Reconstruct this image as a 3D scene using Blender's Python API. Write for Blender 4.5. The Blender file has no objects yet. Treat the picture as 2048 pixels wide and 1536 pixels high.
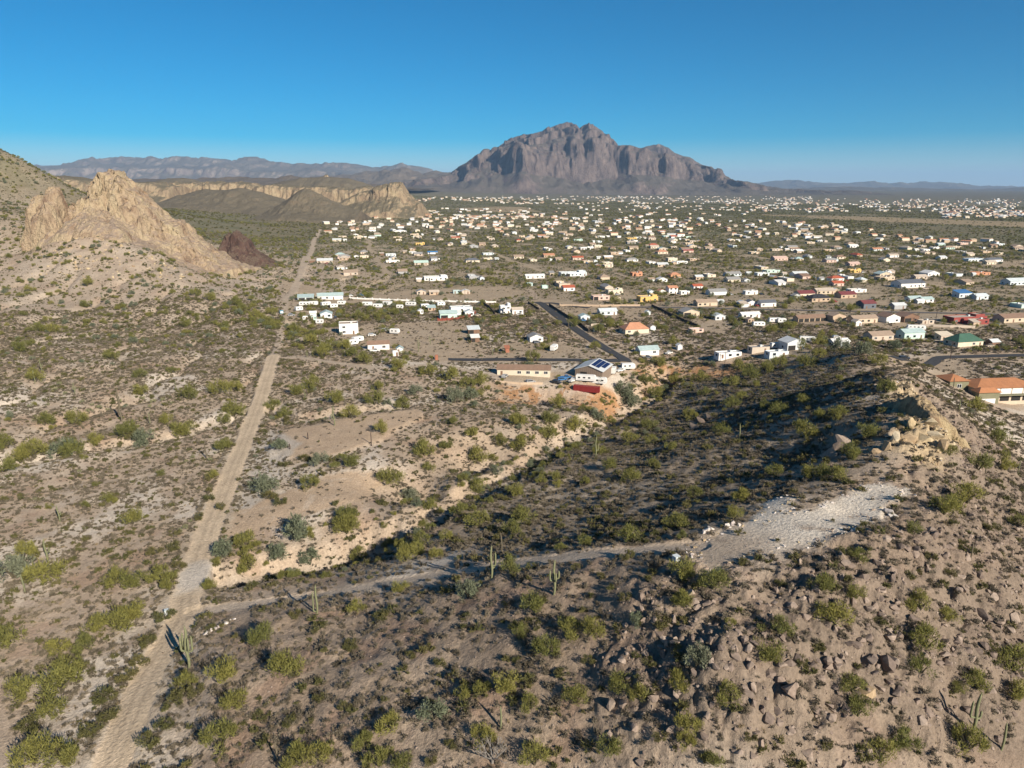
import bpy, bmesh, math, random
import numpy as np

# ---------------------------------------------------------------- camera, sky, sun, exposure
S = bpy.context.scene
COL = S.collection
H = 90.0                       # camera height above the flat part of the valley
F = 1422.0 / 2048.0            # focal length in image widths
PITCH = math.radians(15.34)
SUN_AZ, SUN_EL = math.radians(143.0), math.radians(27.5)   # azimuth clockwise from +Y (the view direction)

cam_d = bpy.data.cameras.new('camera')
cam = bpy.data.objects.new('camera', cam_d)
COL.objects.link(cam)
cam.location = (0, 0, H)
cam.rotation_euler = (math.radians(90) - PITCH, 0, 0)
cam_d.sensor_width = 36.0
cam_d.lens = 36.0 * F
cam_d.clip_start, cam_d.clip_end = 0.5, 90000.0
S.camera = cam

W = bpy.data.worlds.new('World')
S.world = W
W.use_nodes = True
wn = W.node_tree.nodes
sky_n = wn.new('ShaderNodeTexSky')
sky_n.sky_type = 'NISHITA'
sky_n.sun_disc = False
sky_n.sun_elevation = SUN_EL
sky_n.sun_rotation = SUN_AZ
sky_n.altitude = 2200.0
sky_n.air_density, sky_n.dust_density, sky_n.ozone_density = 1.0, 0.0, 4.0
wn['Background'].inputs['Strength'].default_value = 0.05
hs = wn.new('ShaderNodeHueSaturation')
hs.inputs['Saturation'].default_value = 2.0
hs.inputs['Hue'].default_value = 0.492
W.node_tree.links.new(sky_n.outputs[0], hs.inputs['Color'])
W.node_tree.links.new(hs.outputs[0], wn['Background'].inputs[0])

sun_d = bpy.data.lights.new('sun', 'SUN')
sun = bpy.data.objects.new('sun', sun_d)
COL.objects.link(sun)
sun_d.energy, sun_d.angle, sun_d.color = 4.9, math.radians(0.53), (1.0, 0.90, 0.76)
SUN = np.array([math.sin(SUN_AZ) * math.cos(SUN_EL), math.cos(SUN_AZ) * math.cos(SUN_EL), math.sin(SUN_EL)])
sun.rotation_euler = (math.radians(90) - SUN_EL, 0, math.pi - SUN_AZ)
sun.location = (200, -200, 300)

vs = S.view_settings
S.display_settings.display_device = 'sRGB'
vs.view_transform, vs.look, vs.exposure, vs.gamma, vs.use_curve_mapping = 'Standard', 'None', 0.85, 1.0, False
S.cycles.use_denoising = True
S.cycles.max_bounces = 5
S.cycles.diffuse_bounces = 2
S.cycles.volume_bounces = 0
S.cycles.transparent_max_bounces = 8
S.cycles.caustics_reflective = S.cycles.caustics_refractive = False
S.cycles.pixel_filter_type = 'BLACKMAN_HARRIS'
random.seed(7)
GRID_A, GRID_R, HAZE = 760, 640, 2.7e-5
RNG = np.random.default_rng(11)

# ---------------------------------------------------------------- numpy noise
_P = RNG.permutation(4096).astype(np.int64)
def _h(ix, iy, s):
    return _P[(_P[(ix + s * 131) & 4095] + iy) & 4095]
def noise2(x, y, s=0):
    x = np.asarray(x, float); y = np.asarray(y, float)
    ix = np.floor(x).astype(np.int64); iy = np.floor(y).astype(np.int64)
    fx, fy = x - ix, y - iy
    u = fx * fx * fx * (fx * (fx * 6 - 15) + 10); v = fy * fy * fy * (fy * (fy * 6 - 15) + 10)
    def g(i, j, dx, dy):
        a = _h(i, j, s) * (2 * math.pi / 4096)
        return np.cos(a) * dx + np.sin(a) * dy
    n = (g(ix, iy, fx, fy) * (1 - u) + g(ix + 1, iy, fx - 1, fy) * u) * (1 - v) + \
        (g(ix, iy + 1, fx, fy - 1) * (1 - u) + g(ix + 1, iy + 1, fx - 1, fy - 1) * u) * v
    return n * 1.5
def fbm(x, y, o=4, s=0, gain=0.5):
    r, a, f, t = 0.0, 1.0, 1.0, 0.0
    for k in range(o):
        r = r + a * noise2(x * f + 17.3 * k, y * f - 9.1 * k, s + k); t += a
        a *= gain; f *= 2.03
    return r / t
def ridge(x, y, o=4, s=0, gain=0.5):
    r, a, f, t = 0.0, 1.0, 1.0, 0.0
    for k in range(o):
        r = r + a * (1 - 2 * np.abs(noise2(x * f + 7.7 * k, y * f + 3.3 * k, s + k))); t += a
        a *= gain; f *= 2.07
    return r / t
def sstep(a, b, x):
    t = np.clip((x - a) / (b - a), 0, 1)
    return t * t * (3 - 2 * t)
def lerp(a, b, t):
    return a + (b - a) * t

# ---------------------------------------------------------------- photo pixel (2048 wide) -> ray
CP, SP = math.cos(PITCH), math.sin(PITCH)
def ray(px, py):
    u = (np.asarray(px, float) - 1024) / 1422; v = (768 - np.asarray(py, float)) / 1422
    return u, CP + v * SP, -SP + v * CP
def on_level(px, py, z):
    dx, dy, dz = ray(px, py); t = (z - H) / dz
    return dx * t, dy * t
def on_dist(px, py, Y):
    dx, dy, dz = ray(px, py); t = Y / dy
    return dx * t, H + dz * t

# ---------------------------------------------------------------- terrain: control heights
CTRL = [(-60,1600,-5),(0,1536,-4),(100,1400,-3),(220,1536,-1.5),(300,1340,0),(370,1230,1),(390,1150,1),(420,1050,1),(450,980,1),
(490,880,2),(520,800,3),(545,715,6),(0,1100,0),(0,900,3),(0,700,9),(0,600,17),(150,600,14),(300,620,11),(450,640,7),(100,800,6),
(250,800,4),(400,760,4),(150,1000,1),(300,950,1),(250,1150,0),(100,1250,-2),(-150,1200,-2),(-150,900,4),(-150,650,15),(-150,520,34),
(500,1350,6),(500,1250,4),(640,1185,4),(640,1300,7),(640,1450,6.5),(430,1450,3),(450,1220,2),(800,1160,8.5),(800,1300,11.5),(800,1450,10),(800,1118,6),
(920,1140,13),(1000,1250,17),(1000,1400,14.5),(1000,1536,11),(1050,1120,18.5),(1200,1105,24),(1200,1200,23.5),(1200,1350,20),(1200,1536,14),
(1350,1115,28),(1450,1100,29.5),(1460,1140,30.6),(1555,1116,31.2),(1650,1092,31.4),(1400,1250,28),(1400,1400,24),(1400,1536,18),(1600,1250,29),(1600,1400,24),
(1600,1536,18),(1735,1068,32.6),(1700,1030,30.6),(1780,980,31.6),(1550,1060,30.4),(1610,1020,31),(1590,992,30.6),(1545,998,28.5),(1850,1010,33),(1800,1200,28),(1800,1350,23),
(1800,1500,18),(2048,1100,21),(2048,1250,19),(2048,1400,16),(2048,1536,13),(1950,1000,25),(2048,930,13),(2150,1300,15),(2150,1000,10),
(1850,900,34),(1830,830,37),(1780,760,37),(1780,738,35),(1720,700,17),(1690,712,19),(1900,880,28),(1950,858,18),(2000,875,13),(2048,890,9),
(1990,800,4),(1870,770,14),(1850,730,2),(2048,800,3),(2048,760,2),(1920,740,2),
(1330,765,-8),(1250,810,-8),(980,960,-6),(850,1030,-5),(1130,880,-7),(700,1105,-2),(620,1120,-1),
(1200,950,8.5),(1300,950,13),(1400,900,17),(1500,850,18),(1600,800,20),(1600,900,24.5),(1700,880,30.5),(1500,950,20.5),(1450,1000,23.5),
(1300,1050,20.5),(1100,1050,12),(1000,1100,13),(900,1100,9),(1020,990,4),(1500,770,6),(1650,730,14),(1400,770,0),(1700,790,29),
(900,960,3),(700,1000,4),(600,1020,2.5),(560,990,2),(800,930,4),(850,1000,2),(700,860,5),(850,840,5),(640,880,4.5),(950,870,4),
(1000,930,1.5),(1050,850,3),(1150,830,-1),(1050,762,2.5),(900,760,5),(700,760,6),(800,720,7),(1000,800,0),(930,960,1),(560,920,3),
(1000,745,3),(1100,750,2.5),(1190,765,1.8),(1100,802,-3.5),(1230,812,-7),(1300,728,1.5),(1450,722,2),(1350,762,-6),(1470,745,-1),
(1245,715,2),(900,718,4),(650,640,5),(800,650,3),(600,600,5),(1000,650,2.5),(1200,650,2),(1400,650,2),(1600,650,2),(1800,650,2),
(2048,650,2),(2048,715,2),(1850,715,2),(600,540,7),(800,550,4),(1000,550,2),(1300,550,1),(1600,550,0),(2048,550,0),(620,480,9),
(1000,480,2),(1500,480,0),(2048,480,0),(1000,440,2),(1500,440,0),(2048,440,0),(2200,600,1),(2200,500,0),
(500,560,8),(400,560,17),(480,535,11),(300,545,27),(250,485,45),(150,540,29),(220,470,52),(300,500,40),(232,450,60),(180,500,42),(380,535,20),(0,540,27),(0,500,38),(100,480,47),(0,460,53),(360,510,30),(420,500,24),
(500,480,13),(540,440,16),(430,440,20),(500,420,24),(330,600,15),(550,500,10),(560,470,11),(700,425,12),(850,415,8),(640,430,14)]
CTRL_D = [(0,350,900),(0,300,950),(-120,270,900),(50,322,960),(80,342,980),(112,358,1000),(150,386,1040),(190,395,1250),(230,400,1500),(0,400,830),(100,402,870),(-150,400,700),(-200,330,800)]
CTRL_W = [(-300,5500,40),(0,6000,25),(1500,6000,10),(3500,6000,10),(-3000,5000,130),(-3000,3000,110),(-1500,3500,70),
          (-3500,9000,150),(0,9000,60),(3000,9000,45),(6000,9000,40),(0,12000,80),(6000,12000,60),(-6000,12000,150),(4500,4500,5),(3000,2500,0)]
cx, cy, cz = [], [], []
for px, py, z in CTRL:
    x, y = on_level(px, py, z); cx.append(x); cy.append(y); cz.append(z)
for px, py, D in CTRL_D:
    x, z = on_dist(px, py, D); cx.append(x); cy.append(D); cz.append(z)
for x, y, z in CTRL_W:
    cx.append(x); cy.append(y); cz.append(z)
def lp(x, y):
    th = np.arctan2(x, np.maximum(y, 1e-6)); r = np.hypot(x, y)
    return np.clip(th, -0.86, 0.86), np.log(np.clip(r, 72, 13000))
cx, cy, cz = map(np.array, (cx, cy, cz))
ca, cb = lp(cx, cy)
def _k(d2):
    return 0.5 * d2 * np.log(d2 + 1e-12)
_n = len(cz)
A = np.zeros((_n + 3, _n + 3))
A[:_n, :_n] = _k((ca[:, None] - ca) ** 2 + (cb[:, None] - cb) ** 2) + np.eye(_n) * 2e-4
A[:_n, _n], A[:_n, _n + 1], A[:_n, _n + 2] = 1, ca, cb
A[_n:, :_n] = A[:_n, _n:].T
TW = np.linalg.solve(A, np.concatenate([cz, np.zeros(3)]))
def base_z(x, y):
    x = np.asarray(x, float); y = np.asarray(y, float)
    sh = x.shape; a, b = lp(x.ravel(), y.ravel())
    out = np.empty(a.size)
    for i in range(0, a.size, 20000):
        A_, B_ = a[i:i + 20000], b[i:i + 20000]
        d2 = (A_[:, None] - ca) ** 2 + (B_[:, None] - cb) ** 2
        out[i:i + 20000] = _k(d2) @ TW[:_n] + TW[_n] + A_ * TW[_n + 1] + B_ * TW[_n + 2]
    return out.reshape(sh)
def march(px, py, fn, n=260, near=None):
    px = np.asarray(px, float); py = np.asarray(py, float)
    dx, dy, dz = ray(px, py)
    ts = np.geomspace(55, 14000, n) if near is None else near
    if np.ndim(ts) == 1: ts = np.tile(ts, (len(px), 1))
    X = dx[:, None] * ts; Y = dy[:, None] * ts; Z = H + dz[:, None] * ts
    below = Z < fn(X, Y)
    k = np.where(below.any(1), below.argmax(1), ts.shape[1] - 1); i_ = np.arange(len(px))
    hi = ts[i_, k]; lo = ts[i_, np.maximum(k - 1, 0)]
    for _ in range(12):
        m = (lo + hi) / 2
        b = H + dz * m < fn(dx * m, dy * m)
        hi = np.where(b, m, hi); lo = np.where(b, lo, m)
    return dx * hi, dy * hi
def poly_pts(pts):
    a = np.array(pts, float)
    x, y = march(a[:, 0], a[:, 1], base_z)
    return np.stack([x, y], 1)
def line_dist(x, y, P):
    """distance to a polyline and the position along it (0..n-1)"""
    best = np.full(np.shape(x), 1e9); pos = np.zeros(np.shape(x))
    for i in range(len(P) - 1):
        ax, ay = P[i]; bx, by = P[i + 1]
        L2 = (bx - ax) ** 2 + (by - ay) ** 2 + 1e-9
        t = np.clip(((x - ax) * (bx - ax) + (y - ay) * (by - ay)) / L2, 0, 1)
        d = np.hypot(x - ax - t * (bx - ax), y - ay - t * (by - ay))
        m = d < best
        best = np.where(m, d, best); pos = np.where(m, i + t, pos)
    return best, pos
def poly_sd(x, y, P):
    """signed distance to a polygon (negative inside)"""
    d, _ = line_dist(x, y, np.vstack([P, P[:1]]))
    ins = np.zeros(np.shape(x), bool); n = len(P)
    for i in range(n):
        ax, ay = P[i]; bx, by = P[(i + 1) % n]
        if ay == by: continue
        c = ((ay > y) != (by > y)) & (x < (bx - ax) * (y - ay) / (by - ay) + ax)
        ins ^= c
    return np.where(ins, -d, d)

# lines and areas read off the photograph
L_ROAD = poly_pts([(150,1640),(222,1536),(262,1430),(300,1340),(345,1275),(372,1225),(372,1190),(388,1150),(420,1050),(450,980),(490,880),(520,800),(538,740),(547,712)])
L_TRACKS = poly_pts([(547,712),(556,685),(566,640),(572,600)])
L_TRACKN = poly_pts([(572,600),(588,580),(602,545),(612,512)])
L_TRACKN2 = poly_pts([(606,535),(622,505),(627,485),(640,458)])
L_BRANCH = poly_pts([(542,725),(556,716),(600,714),(700,730),(760,737),(830,733),(880,726),(925,740),(985,752)])
L_SIDE = poly_pts([(385,1222),(440,1214),(520,1204),(640,1188),(760,1166),(860,1150),(920,1141),(980,1130),(1060,1122)])
L_SIDE2 = poly_pts([(1060,1122),(1130,1113),(1200,1106),(1300,1099),(1390,1092)])
L_TRAIL = poly_pts([(0,692),(60,682),(130,672),(175,660),(210,645),(240,632)])
L_CREST = poly_pts([(1625,745),(1660,727),(1690,712),(1712,703)])
L_WASH = poly_pts([(450,1150),(520,1135),(620,1120),(700,1105),(780,1075),(850,1030),(900,1000),(980,960),(1050,925),(1130,880),(1200,842),(1250,812),(1290,790),(1330,766),(1325,745)])
L_WASH2 = poly_pts([(-40,935),(60,915),(130,902),(290,880),(380,862),(440,842),(480,826)])
L_WASH3 = poly_pts([(540,815),(570,838),(640,832),(720,818),(800,812)])
L_GRN = poly_pts([(470,622),(540,650),(600,668),(660,700),(720,722),(800,735),(900,760),(960,790)])
A_TOWN = poly_pts([(640, 575), (640, 470), (650, 445), (760, 432), (900, 428), (1100, 440), (1400, 440), (1660, 447), (1860, 478), (2120, 490), (2120, 690), (1700, 640), (1300, 620), (1080, 570), (850, 552)])
RD_A = [(897, 719), (1000, 719), (1100, 720), (1190, 722), (1243, 721)]
RD_B = [(1252, 724), (1238, 712), (1206, 694), (1165, 668), (1130, 644), (1102, 622), (1084, 608), (1074, 604)]
RD_C = [(1076, 607), (1105, 606), (1135, 612), (1180, 616)]
RD_D = [(1790, 717), (1880, 715), (1960, 713), (2100, 711)]
RD_E = [(1240, 614), (1400, 616), (1560, 620), (1760, 624), (2100, 632)]
L_PAVED = [poly_pts(q) for q in (RD_A, RD_B, RD_C, RD_D, RD_E)]
A_PADU = poly_pts([(540,905),(565,862),(640,850),(760,828),(830,820),(850,835),(790,865),(760,885),(700,905),(640,920),(570,922)])
A_PADL = poly_pts([(455,1030),(560,985),(640,955),(700,940),(770,950),(760,985),(720,1005),(650,1020),(560,1048),(455,1080)])
A_SHOUL = poly_pts([(480,930),(505,880),(545,858),(600,890),(575,930),(545,975),(500,1015),(465,1015)])
A_GRAVEL = poly_pts([(1390,1128),(1432,1140),(1500,1116),(1630,1084),(1709,1062),(1752,1040),(1782,1003),(1822,986),(1774,966),(1742,970),(1690,992),(1600,1024),(1550,1040),(1590,995),(1545,995),(1507,1042),(1433,1068),(1385,1088)])
A_BANK = poly_pts([(985,768),(1130,768),(1240,785),(1268,815),(1228,832),(1120,808),(985,806)])
A_BANK2 = poly_pts([(1262,738),(1320,727),(1480,722),(1492,748),(1400,760),(1330,768),(1290,775)])
A_YARDS = [poly_pts(p) for p in (
 [(640,655),(720,650),(900,640),(960,655),(965,712),(880,722),(800,708),(700,690)], [(585,598),(650,595),(830,580),(1000,572),(1060,585),(1000,598),(640,606)],
 [(562,600),(600,605),(650,640),(560,640)], [(1000,690),(1080,680),(1150,690),(1215,716),(1000,716)], [(1380,632),(1450,640),(1460,672),(1395,660)],
 [(1520,690),(1620,690),(1640,715),(1500,716)], [(1010,748),(1160,742),(1200,775),(1100,768),(1010,765)], [(1690,640),(1960,645),(1960,660),(1690,655)],
 [(1640,590),(1760,592),(1790,612),(1640,604)], [(1840,562),(1900,565),(1880,578),(1810,578)], [(1960,524),(2060,520),(2060,536),(1970,534)],
 [(1830,715),(1900,700),(1960,745),(1870,760)], [(560,560),(640,575),(640,588),(560,580)], [(1080,600),(1300,615),(1290,640),(1130,632)], [(860,660),(960,660),(960,712),(900,712)])]
A_BARE_FAR = [poly_pts(p) for p in ([(890,418),(960,414),(1050,414),(1085,424),(990,424)], [(1480,428),(1700,432),(2100,446),(2100,458),(1700,440)],[(920,429),(1130,433),(1130,437),(920,433)])]
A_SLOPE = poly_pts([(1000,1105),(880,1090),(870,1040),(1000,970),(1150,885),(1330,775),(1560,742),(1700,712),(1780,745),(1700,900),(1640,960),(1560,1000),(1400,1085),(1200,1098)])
A_ROCKY = poly_pts([(1150,1600),(1230,1330),(1290,1200),(1400,1170),(1560,1120),(1740,1068),(1850,960),(1790,860),(1780,745),(1870,800),(2140,960),(2140,1620)])
A_RIDGETAN = poly_pts([(1770,750),(1815,765),(1840,800),(1890,850),(1910,900),(1860,925),(1790,915),(1740,905),(1800,860),(1790,800)])
A_FORE = poly_pts([(330,1640),(400,1330),(440,1235),(640,1198),(920,1150),(1060,1130),(1300,1110),(1450,1140),(1700,1075),(1850,960),(2140,960),(2140,1640)])
A_TAN = poly_pts([(860,900),(900,860),(1040,780),(1130,815),(1180,850),(1000,940),(860,1020),(800,1000),(770,960)])

def road_z(x, y):
    return base_z(x, y)
def features(x, y):
    """all ground masks at the points"""
    m = {}
    wob = fbm(x / 5, y / 5, 3, 40) * 1.0
    wob2 = fbm(x / 14, y / 14, 3, 41) * 3.0
    d, p = line_dist(x, y, L_ROAD); m['road'] = sstep(4.1, 3.1, d + wob * 0.5); m['road_d'] = d
    m['berm'] = sstep(7, 4.2, d) * (1 - m['road'])
    d, _ = line_dist(x, y, L_TRACKN); d2, _ = line_dist(x, y, L_TRACKN2); far = np.minimum(d, d2); m['trackn'] = sstep(4.6, 3.0, far + wob * 0.6)
    d, _ = line_dist(x, y, L_BRANCH); m['branch'] = sstep(2.9, 1.8, d + wob * 0.6)
    d, _ = line_dist(x, y, L_SIDE); d2, _ = line_dist(x, y, L_SIDE2); m['side'] = np.maximum(sstep(2.3, 1.6, d + wob * 0.6), sstep(3.0, 2.2, d2 + wob * 0.6))
    d, _ = line_dist(x, y, L_TRACKS); m['trackn'] = np.maximum(m['trackn'], sstep(2.6, 1.6, d + wob * 0.9) * .8)
    d, _ = line_dist(x, y, L_TRAIL); d2, _ = line_dist(x, y, L_CREST); m['trail'] = np.maximum(sstep(1.6, 0.8, d + wob * 0.6), sstep(2.4, 1.6, d2 + wob * 0.5))
    d = np.minimum.reduce([line_dist(x, y, q)[0] for q in L_PAVED]); m['paved'] = sstep(7.5, 4.5, d + wob)
    d, _ = line_dist(x, y, L_WASH); m['wash_d'] = d
    d, _ = line_dist(x, y, L_WASH2); d2, _ = line_dist(x, y, L_WASH3); m['wash2_d'] = np.minimum(d, d2)
    d, _ = line_dist(x, y, L_GRN); m['grn_d'] = d
    for k, P in (('padu', A_PADU), ('padl', A_PADL), ('shoul', A_SHOUL)):
        m[k] = sstep(1.5, -1.5, poly_sd(x, y, P) + wob * 1.6 + wob2 * 0.5)
    m['gravel'] = sstep(1.6, -1.2, poly_sd(x, y, A_GRAVEL) + wob * 2.6 + wob2 * .35)
    for k, P in (('bank', A_BANK), ('bank2', A_BANK2)):
        m[k] = sstep(3, -3, poly_sd(x, y, P) + wob * 2 + wob2)
    yd = np.zeros(np.shape(x))
    for P in A_YARDS: yd = np.maximum(yd, sstep(4, -4, poly_sd(x, y, P) + wob2 * 1.5))
    m['yard'] = yd
    bf = np.zeros(np.shape(x))
    for P in A_BARE_FAR: bf = np.maximum(bf, sstep(25, -25, poly_sd(x, y, P) + fbm(x / 120, y / 120, 3, 44) * 60))
    m['barefar'] = bf
    m['slope'] = sstep(8, -8, poly_sd(x, y, A_SLOPE) + wob2 * 2)
    m['rocky'] = sstep(10, -10, poly_sd(x, y, A_ROCKY) + wob2 * 4)
    m['rtan'] = sstep(4, -4, poly_sd(x, y, A_RIDGETAN) + wob2 * 1.5)
    m['fore'] = sstep(8, -8, poly_sd(x, y, A_FORE) + wob2 * 2)
    m['tan'] = sstep(10, -10, poly_sd(x, y, A_TAN) + wob2 * 3)
    gu, gv = x * math.cos(.235) + y * math.sin(.235), -x * math.sin(.235) + y * math.cos(.235)
    lw = fbm(x / 60, y / 60, 2, 45) * 8
    ld = np.minimum(np.abs((gu + lw + 37) % 170 - 85), np.abs((gv + lw) % 210 - 105))
    inz = sstep(20, -20, poly_sd(x, y, A_TOWN))
    m['lane'] = sstep(5.5, 3.5, ld) * inz * sstep(-.35, -.1, fbm(x / 150, y / 150, 2, 46))
    m['lot'] = inz * sstep(.12, .3, fbm(x / 38, y / 38, 3, 47))
    m['flat'] = np.clip(np.maximum.reduce([m['road'], m['trackn'], m['branch'], m['side'], m['padu'] * .93, m['padl'] * .93, m['gravel'] * .9, m['yard'] * .9, m['paved'], m['lane'], m['lot'] * .6]), 0, 1)
    return m
def hz(x, y, m=None):
    x = np.asarray(x, float); y = np.asarray(y, float)
    sh = x.shape; x = x.ravel(); y = y.ravel()
    if m is None: m = features(x, y)
    r = np.hypot(x, y)
    z = base_z(x, y)
    near = sstep(700, 250, r)
    hill = np.clip(m['slope'] + m['rocky'] + m['fore'] + sstep(-120, -260, x) * sstep(1200, 500, r) * 0.9, 0, 1.3)
    rough = fbm(x / 9, y / 9, 4, 1) * (0.35 + 0.9 * hill + 1.5 * m['rocky']) * near + fbm(x / 34, y / 34, 4, 5) * (0.5 + 1.1 * hill) * sstep(1400, 500, r)
    rough += (np.abs(fbm(x / 4, y / 4, 3, 9)) - 0.2) * (1.7 * m['rocky'] + 1.3 * m['rtan'] + 0.9 * m['bank'] + 0.7 * m['bank2']) * near * 1.4
    rough += fbm(x / 250, y / 250, 5, 13) * 4 * sstep(900, 2200, r)
    # gullies on the western hillside
    west = sstep(-60, -160, x) * sstep(170, 260, y) * sstep(1300, 700, r)
    gy = 1 - np.abs(noise2(x / 42 + 0.3 * noise2(x / 30, y / 30, 61), y / 120 + x / 160, 60)) * 2
    rough -= np.clip(gy, 0, 1) ** 3 * 3.2 * west
    z = z + rough * (1 - m['flat'])
    # washes cut into the ground
    wd = m['wash_d'] + fbm(x / 11, y / 11, 3, 21) * 5
    z -= 4.2 * sstep(9, 2.5, wd) * (1 - m['road'])
    wd2 = m['wash2_d'] + fbm(x / 11, y / 11, 3, 22) * 4
    z -= 2.4 * sstep(7, 2.0, wd2) * (1 - m['road']) * (1 - m['padu'])
    z -= 0.12 * m['road'] - 0.12 * m['berm']
    z -= 0.3 * m['side']
    # shelves cut for the two pads drop off towards the wash
    z += 0.8 * m['padu'] * (1 - m['road'])
    return z.reshape(sh)
def at(pts):
    a = np.array(pts, float)
    x, y = march(a[:, 0], a[:, 1], base_z); t0 = y / ray(a[:, 0], a[:, 1])[1]
    x, y = march(a[:, 0], a[:, 1], hz, near=t0[:, None] * np.linspace(.86, 1.16, 44))
    z = hz(x, y)
    return np.stack([x, y, z], 1)
def at1(px, py):
    return at([(px, py)])[0]

# ---------------------------------------------------------------- helpers: materials and meshes
def tag(o, label=None, cat=None, group=None, kind=None):
    if label: o['label'] = label
    if cat: o['category'] = cat
    if group: o['group'] = group
    if kind: o['kind'] = kind
    return o
def new_mat(name):
    m = bpy.data.materials.new(name); m.use_nodes = True
    nt = m.node_tree; b = nt.nodes['Principled BSDF']
    b.inputs['Specular IOR Level'].default_value = 0.25
    return m, nt, b
def N(nt, t, **kw):
    n = nt.nodes.new(t)
    for k, v in kw.items():
        if k in n.inputs: n.inputs[k].default_value = v
        else: setattr(n, k, v)
    return n
MATS = {}
def paint(name, col, rough=0.7, metal=0.0, grime=0.22, scale=1.3, bump=0.0):
    """a plain coat with weathering noise"""
    if name in MATS: return MATS[name]
    m, nt, b = new_mat(name)
    L = nt.links.new
    tc = N(nt, 'ShaderNodeTexCoord'); nz = N(nt, 'ShaderNodeTexNoise', Scale=scale, Detail=5.0, Roughness=0.65)
    L(tc.outputs['Object'], nz.inputs['Vector'])
    rp = N(nt, 'ShaderNodeValToRGB')
    rp.color_ramp.elements[0].position, rp.color_ramp.elements[1].position = 0.3, 0.72
    rp.color_ramp.elements[0].color = (*[c * (1 - grime) for c in col], 1)
    rp.color_ramp.elements[1].color = (*col, 1)
    L(nz.outputs['Fac'], rp.inputs['Fac']); L(rp.outputs['Color'], b.inputs['Base Color'])
    b.inputs['Roughness'].default_value = rough; b.inputs['Metallic'].default_value = metal
    if bump:
        bp = N(nt, 'ShaderNodeBump', Strength=bump, Distance=0.1); L(nz.outputs['Fac'], bp.inputs['Height']); L(bp.outputs['Normal'], b.inputs['Normal'])
    MATS[name] = m
    return m
def grid_mesh(name, V, nr, nc, wrap=False):
    """V: (nr*nc,3) -> mesh of quads"""
    me = bpy.data.meshes.new(name)
    i = np.arange(nr - 1)[:, None] * nc + np.arange(nc - 1)[None, :]
    q = np.stack([i, i + 1, i + nc + 1, i + nc], -1).reshape(-1, 4)
    fill_mesh(me, V, q)
    return me
def fill_mesh(me, V, Q, smooth=True):
    V = np.ascontiguousarray(V, np.float32); Q = np.ascontiguousarray(Q, np.int32)
    k = Q.shape[1]
    me.vertices.add(len(V)); me.vertices.foreach_set('co', V.ravel())
    me.loops.add(Q.size); me.loops.foreach_set('vertex_index', Q.ravel())
    me.polygons.add(len(Q)); me.polygons.foreach_set('loop_start', np.arange(0, Q.size, k, dtype=np.int32))
    if smooth: me.polygons.foreach_set('use_smooth', np.ones(len(Q), bool))
    me.update(calc_edges=True); me.validate()
def set_col(me, name, C):
    a = me.color_attributes.new(name, 'FLOAT_COLOR', 'POINT')
    c = np.ones((len(C), 4), np.float32); c[:, :3] = C
    a.data.foreach_set('color', c.ravel())
def link(name, me, mat=None, parent=None):
    o = bpy.data.objects.new(name, me); COL.objects.link(o)
    if mat is not None:
        for x in (mat if isinstance(mat, (list, tuple)) else [mat]): me.materials.append(x)
    if parent is not None: o.parent = parent
    return o
HOUSE_PADS = []                # (x, y, radius) kept clear of scrub
def limb(V, Fc, p0, p1, r0, r1, n=5):
    p0, p1 = np.array(p0, float), np.array(p1, float); d = p1 - p0; d = d / (np.linalg.norm(d) + 1e-9)
    a = np.cross(d, (0.3, 0.9, 0.2)); a /= np.linalg.norm(a); b = np.cross(d, a); k = len(V)
    for p, r in ((p0, r0), (p1, r1)):
        for i in range(n):
            t = 6.283 * i / n; V.append(tuple(p + r * (math.cos(t) * a + math.sin(t) * b)))
    for i in range(n): Fc.append((k + i, k + (i + 1) % n, k + n + (i + 1) % n, k + n + i))
def py_mesh(name, V, Fc, mat=None, smooth=False):
    me = bpy.data.meshes.new(name); me.from_pydata([tuple(map(float, v)) for v in V], [], Fc); me.update()
    if smooth: me.polygons.foreach_set('use_smooth', np.ones(len(me.polygons), bool))
    if mat: me.materials.append(mat)
    return me
# landmarks that labels may name (photo pixel of each)
LAND = [('gravel pad', 1600, 1060), ('four armed saguaro', 378, 1320), ('dirt road fork', 385, 1205), ('utility box', 1352, 1116),
 ('dark rock fin', 1770, 1325), ('square dark block', 1580, 1385), ('dead tree', 985, 1515), ('red container', 1172, 775),
 ('solar roofed shop', 1190, 745), ('upper clearing', 720, 860), ('lower clearing', 650, 1000), ('yellow ridge crest', 1840, 840), ('twin stemmed saguaro', 983, 1150),
 ('branched saguaro', 1108, 1180), ('deep shaded wash', 870, 1030), ('wash bend', 980, 960), ('yellow spire', 230, 460), ('dark knob', 478, 510), ('long cream house', 1048, 745),
 ('white two storey house', 698, 655), ('white porch house', 757, 692), ('asphalt bend', 1245, 715), ('orange cut bank', 1390, 745), ('orange rubble slope', 1120, 790), ('orange tiled house', 1990, 790),
 ('mint shed', 895, 630), ('dirt road bend', 545, 720), ('pale west wash', 200, 890), ('tallest west saguaro', 243, 840), ('cholla patch', 330, 800),
 ('blue roadside box', 333, 1222), ('pale west flat', 200, 1050), ('road foot', 250, 1450), ('narrow footpath', 760, 1168), ('boulder field', 1640, 1440), ('shaded slope saguaro', 1191, 900), ('ridge saddle', 1690, 720), ('clearing posts', 650, 885),
 ('double stemmed saguaro', 634, 1227), ('pale clearing saguaro', 669, 840), ('low slope saguaro', 1944, 1467), ('dark ledge', 2028, 1240), ('east slope post cactus', 1942, 1116), ('pad rim stones', 1440, 1056), ('tilted slabs', 1672, 905), ('jagged rib', 1402, 848), ('lone spike cactus', 555, 1525), ('overhanging outcrop', 1963, 1232), ('broad pale slab', 1733, 1384)]
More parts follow.
